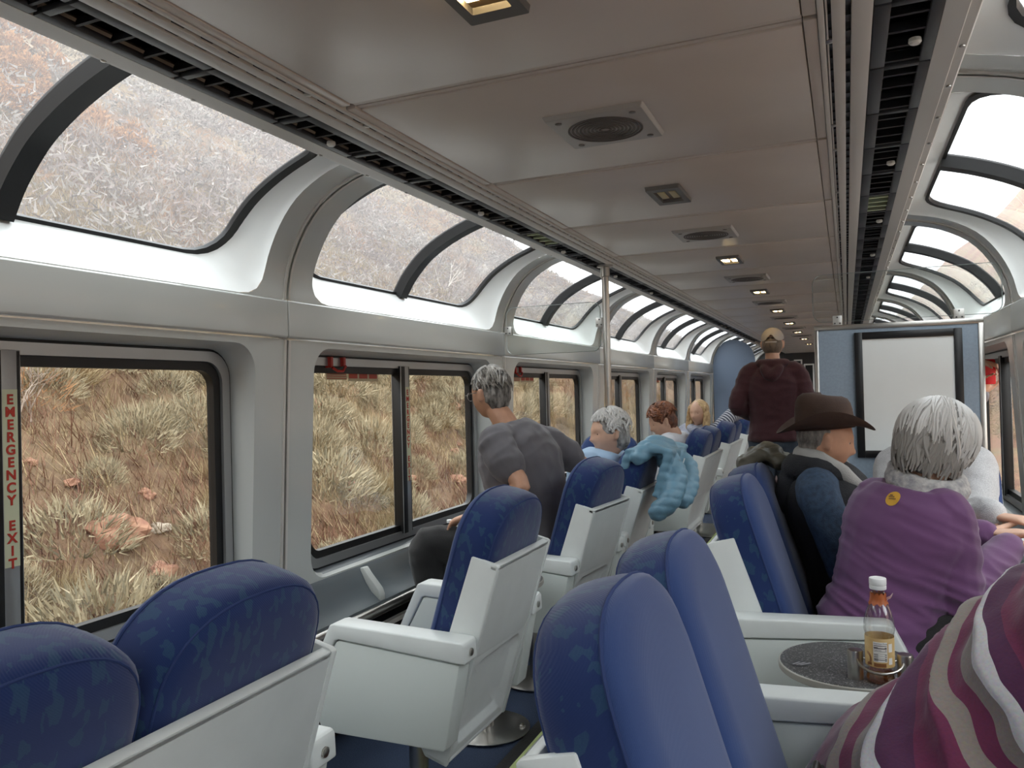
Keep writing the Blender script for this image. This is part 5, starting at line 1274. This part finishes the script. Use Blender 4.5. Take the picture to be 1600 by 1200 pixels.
# 10 --- person with a red phone, mostly hidden by the partition
PA = dict(pelvis=(1.02, 5.98, .86), chest=(1.05, 5.86, 1.18), neck=(1.07, 5.80, 1.34), head=(1.08, 5.73, 1.47), face=(.35, -.9, -.1), hiplat=(-.95, -.3, 0),
 sh=((1.22, 5.88, 1.27), (.89, 5.78, 1.27)), el=((1.26, 5.72, 1.12), (1.05, 5.55, 1.12)), wr=((1.352, 5.60, 1.245), (1.30, 5.54, 1.46)), hand=((V((.1, -.45, .9)), V((.5, -.8, -.2)), 1, .5), (V((.85, -.1, -.25)), V((.2, -.1, -1)), -1, .6)),
 kn=((1.12, 5.92, .48), (.94, 5.92, .48)), an=((1.12, 5.98, .09), (.94, 5.98, .09)), toe=((.2, -1, 0), (0, -1, 0)))
person(PA, 'person behind the blue partition holding a red phone up to the window', SKIN, [('sweater', shirt(PA, .018), mat('grey_sweater', '#77757a', .9), .01, None), ('trousers', pants(PA), BT, .01, None)], [('hair', capblob([((0, -.02, .03), (.084, .096, .094))]), hairmat('brown_hair', '#4c3526', '#6b4c38'), .008, None)], voxel=.0055)
ph = tag(empty('phone', (1.375, 5.53, 1.385), .12), 'red-cased phone held against the side window past the partition', 'phone')
q = MB(); q.loft([[(a, y_, b) for a, b in rrect(.037-i_, .076-i_, .010, 4)] for y_, i_ in ((-.004, .001), (-.003, 0), (.004, 0), (.005, .001))]); put('case', q, mat('bright_red_case', '#d21f2c', .4), ph)
q = MB(); q.tube([(-.008, -.0055, .048), (-.008, -.0035, .048)], .009, 14); put('camera_hole', q, mat('camera_ring', '#b9a27c', .3, metal=.6), ph)
q = MB(); q.tube([(-.008, -.0062, .048), (-.008, -.0048, .048)], .0055, 12); put('lens', q, BLACK, ph)
# ------------------------------------------------------------------ jackets, bag, bottle
def quilt(q): pass
JB = mat('pale_blue_quilted_nylon', '#6f97ad', .42, bump=.1, bscale=200); OL = mat('olive_nylon', '#4a463a', .5, bump=.15, bscale=120)
jk = tag(empty('quilted_jacket', (-.37, 4.03, 0)), 'pale blue quilted puffer jacket hung over a seat back', 'jacket')
q = MB()
def drape(q, x0, y0, y1, ztop, zf, zb, th, thick=.02, n=10, dx=.296):
    """cloth folded over the top of a seat back: (front drop, back drop)"""
    rows = []
    for j in range(n+1):
        y = y0+(y1-y0)*j/n; pr = []
        for z in (zf, (zf+ztop)/2, ztop-.02): pr.append((x0-th/2-(ztop-z)*dx, y, z))
        pr.append((x0, y, ztop+.012))
        for z in (ztop-.02, (zb+ztop)/2, zb): pr.append((x0+th/2-(ztop-z)*dx, y, z))
        rows.append(pr)
    out = []
    for pr in rows:
        o = []
        for i, p in enumerate(pr):
            a = V(pr[max(i-1, 0)]); b = V(pr[min(i+1, len(pr)-1)]); t = (b-a).normalized(); nn = V((-t.z, 0, t.x)); 
            if nn.z < 0 and i in (2, 3, 4): nn = -nn
            o.append((V(p), nn))
        out.append([p+nn*thick for p, nn in o]+[p-nn*thick for p, nn in reversed(o)])
    q.loft(out)
drape(q, .05, -.20, .22, 1.035, .84, .80, .20, .022)
limb(q, [(.10, -.06, .99), (.16, -.12, .90), (.15, -.20, .80), (.10, -.24, .74)], [.055, .06, .055, .05], 12, 4)
limb(q, [(.10, .10, 1.0), (.18, .06, .92), (.20, -.02, .84), (.19, -.10, .78)], [.055, .06, .055, .045], 12, 4)
limb(q, [(.10, .0, 1.03), (.05, -.10, 1.05), (0, -.2, 1.0)], [.05, .05, .045], 12, 4)
me = remesh(q, .008, 4, 'quilted_body')
def quf(p, n):
    s = p.z*1.0+p.y*.35; g = abs(sin(s*pi/.045)); return .0065*g**.5-.003+.006*noise.noise(p*16)
displace(me, quf); link('quilted_body', me, JB, jk)
q = MB(); q.tube([(.155+.01*k, -.19+.035*k, .80+.045*k) for k in range(5)], .004, 6); put('zip', q, mat('white_zip', '#c9d4d8', .4), jk)
oj = tag(empty('olive_jacket', (.285, 3.19, 0)), 'crumpled olive jacket hung over the seat back behind the hat man', 'jacket'); q = MB()
drape(q, -.015, .02, .32, 1.05, .93, .78, .17, .020, dx=-.296)
limb(q, [(-.06, .24, 1.04), (-.0, .16, 1.06), (.05, .04, 1.04)], [.035, .04, .035], 12, 4)
me = remesh(q, .008, 3, 'jacket_body'); displace(me, lambda p, n: .016*(1-2*abs(noise.noise(V((p.x*9, p.y*13, p.z*16)))))+.006*noise.noise(p*40)-.006); link('jacket_body', me, OL, oj)
bg_ = tag(empty('black_bag', (.50, 2.60, .47)), 'soft black bag on the seat beside the woman in purple', 'bag'); q = MB()
limb(q, [(-.08, .02, .05), (0, 0, .07), (.07, -.02, .05)], [.05, .065, .045], 12, 4); limb(q, [(-.06, -.02, .08), (-.02, -.01, .125), (.05, .0, .10)], [.018, .016, .02], 8, 4)
me = remesh(q, .006, 2, 'bag_body'); displace(me, lambda p, n: .012*noise.noise(p*30)); link('bag_body', me, BLACK, bg_)
hb_ = tag(empty('handbag', (.60, 1.45, .47)), 'black handbag with a lilac garment in it under the striped shawl', 'bag'); q = MB()
q.box(-.10, -.10, 0, .10, .12, .16); q.tube([(-.08, -.08, .15), (-.09, -.05, .19), (-.085, .05, .19), (-.08, .09, .15)], .011, 8); me = remesh(q, .008, 6, 'bag_body'); link('bag_body', me, BLACK, hb_)
q = MB(); limb(q, [(-.06, -.04, .145), (-.02, .02, .155), (.06, .05, .145)], [.03, .038, .03], 12, 4); me = remesh(q, .007, 2, 'lilac_garment'); displace(me, folds(.006, (20, 20, 20), 3)); link('lilac_garment', me, mat('lilac_jersey', '#a58fc0'), hb_)
# drink bottle in the cup holder
bt = tag(empty('drink_bottle', (.640, 2.138, .6006)), 'clear plastic bottle with a little amber drink, tan label and white cap', 'bottle')
def plastic(name, col, tr, ro=.06):
    m = bpy.data.materials.new(name); m.use_nodes = True; t = m.node_tree; t.nodes.clear(); o = t.nodes.new('ShaderNodeOutputMaterial'); a = t.nodes.new('ShaderNodeMixShader'); x = t.nodes.new('ShaderNodeBsdfTransparent'); g = t.nodes.new('ShaderNodeBsdfGlossy'); lw = t.nodes.new('ShaderNodeLayerWeight'); lw.inputs[0].default_value = .35; ma = t.nodes.new('ShaderNodeMath'); ma.operation = 'MULTIPLY_ADD'; ma.inputs[1].default_value = .5; ma.inputs[2].default_value = tr
    x.inputs[0].default_value = (*col, 1); g.inputs['Roughness'].default_value = ro; t.links.new(lw.outputs['Facing'], ma.inputs[0]); t.links.new(ma.outputs[0], a.inputs[0]); t.links.new(x.outputs[0], a.inputs[1]); t.links.new(g.outputs[0], a.inputs[2]); t.links.new(a.outputs[0], o.inputs[0]); return m
pf = [(.0, .0), (.028, .0), (.0315, .004), (.0325, .012), (.030, .024), (.0325, .032), (.0330, .040), (.0330, .118), (.0345, .122), (.0355, .128), (.0355, .136), (.0335, .152), (.0285, .172), (.0215, .190), (.0165, .198), (.0155, .205), (.0155, .215), (.0172, .217), (.0172, .219), (.0150, .220), (.0150, .232)]
q = MB(); q.lathe(pf, n=36); put('bottle_body', q, plastic('clear_bottle_plastic', (.95, .95, .94), .07), bt)
q = MB(); q.lathe([(0, .002), (.027, .002), (.0305, .006), (.0312, .012), (.0288, .024), (.0290, .027), (0, .027)], n=36); put('amber_drink', q, plastic('amber_drink', (.88, .55, .22), .06), bt)
LABM = mat('tan_label', '#c9a468', .5, col2='#d8bb85', vscale=30)
q = MB(); q.loft([[(.0334*cos(2*pi*k/40), .0334*sin(2*pi*k/40), z) for k in range(40)] for z in (.042, .112)], cap=False); lb = put('label', q, LABM, bt, norm=False)
q = MB(); q.lathe([(.0, .236), (.0188, .236), (.0198, .238), (.0198, .250), (.0192, .2525), (.0160, .2535), (.015, .2525), (0, .2525)], n=36); q.lathe([(.0190, .226), (.0195, .227), (.0195, .2345), (.0185, .235)], n=36); put('cap', q, mat('white_cap_plastic', '#e9eaea', .35), bt)
q = MB(); rr_ = []
for z, r_ in ((.190, .0228), (.196, .0196), (.204, .0176), (.216, .0176)):
    rr_.append([((r_+.0012*sin(9*k+z*300))*cos(2*pi*k/30), (r_+.0012*sin(7*k+z*200))*sin(2*pi*k/30), z+(.004*sin(k*2.1) if z in (.216, .190) else 0)) for k in range(30)])
q.loft(rr_, cap=False); sl_ = put('torn_seal', q, mat('orange_seal', '#a5582c', .45), bt, norm=False)
q = MB(); q.loft([[(.0165+.004*k+.002*sin(3*j+k), -.010+.006*j, .196+.005*k+.003*sin(j*2+k*1.7)) for j in range(4)] for k in range(5)], closed=False, cap=False); put('seal_flap', q, mat('pink_white_film', '#d9bcc0', .3), sl_, norm=False)
# nutrition panel facing the camera: curved white panel, rules and words
A0 = -pi/2-.02
def onlab(a, z, lift=.0004): return ((.0334+lift)*cos(A0+a/.0334), (.0334+lift)*sin(A0+a/.0334), z)
def patch(q, a0, z0, a1, z1, lift=.0004, n=8): q.loft([[onlab(a0+(a1-a0)*k/n, z, lift) for k in range(n+1)] for z in (z0, z1)], closed=False, cap=False)
q = MB(); patch(q, -.015, .056, .017, .104); patch(q, .0205, .080, .031, .100); patch(q, .0205, .050, .031, .066); put('white_panel', q, mat('label_white', '#ece9e4', .5), lb, norm=False)
q = MB()
for z, h2 in ((.0945, .0014), (.088, .002), (.081, .0008), (.076, .0006), (.071, .0006), (.066, .0006), (.061, .0014)): patch(q, -.0135, z, .0155, z+h2, .0008)
for z in (.0905, .073, .068, .063, .0585): patch(q, -.0135, z, -.004, z+.0014, .0008, 3); patch(q, .011, z, .0155, z+.0014, .0008, 2)
put('printed_rules', q, mat('label_ink', '#33262a', .6), lb, norm=False)
def bent_text(body, size, a, z, name):
    me = text_mesh(body, size, 'LEFT', 0)
    for v in me.vertices: v.co = onlab(a+v.co.x, z+v.co.y, .0009)
    o = link(name, me, mat('label_ink', '#33262a', .6), lb); return o
bent_text('Nutrition Facts', .0050, -.0138, .1002, 'lettering'); bent_text('Calories', .0050, -.0135, .0848, 'lettering'); bent_text('0', .0056, .0122, .0848, 'lettering')
q = MB(); patch(q, -.031, .046, -.019, .052, .0005); patch(q, -.014, .044, .014, .053, .0005); put('brown_print', q, mat('brown_print', '#8a5a34', .5), lb, norm=False)
q = MB(); 
for s_ in (.016, .0125): q.tube([onlab(-.033+s_*cos(pi*k/10-pi/2)*.8, .060+s_*sin(pi*k/10-pi/2), .0006) for k in range(11)], .0008, 5)
put('ring_print', q, mat('brown_print', '#8a5a34'), lb)
# seat for the person in the grey sweatshirt
o = copy_tree(single); o.location = (1.0, 3.955, .006); o.rotation_euler = (0, 0, pi/2); tag(o, 'single seat against the partition under the person in the grey sweatshirt', 'seat', gL)
# small things on the ledge by the grey T-shirt man
wbt = tag(empty('water_bottle', (-1.32, 3.62, .495)), 'small water bottle with a blue label on the window ledge', 'bottle')
q = MB(); q.lathe([(0, 0), (.03, 0), (.032, .01), (.032, .12), (.022, .15), (.012, .165), (.012, .175)], n=20); put('bottle_body', q, plastic('clear_bottle', (.93, .96, .97), .08), wbt)
q = MB(); q.loft([[(.0325*cos(2*pi*k/24), .0325*sin(2*pi*k/24), z) for k in range(24)] for z in (.05, .10)], cap=False); put('label', q, mat('blue_label', '#2a58a8', .4), wbt, norm=False)
q = MB(); q.lathe([(0, .176), (.014, .176), (.014, .190), (0, .191)], n=16); put('cap', q, mat('white_cap_plastic', '#e9eaea'), wbt)
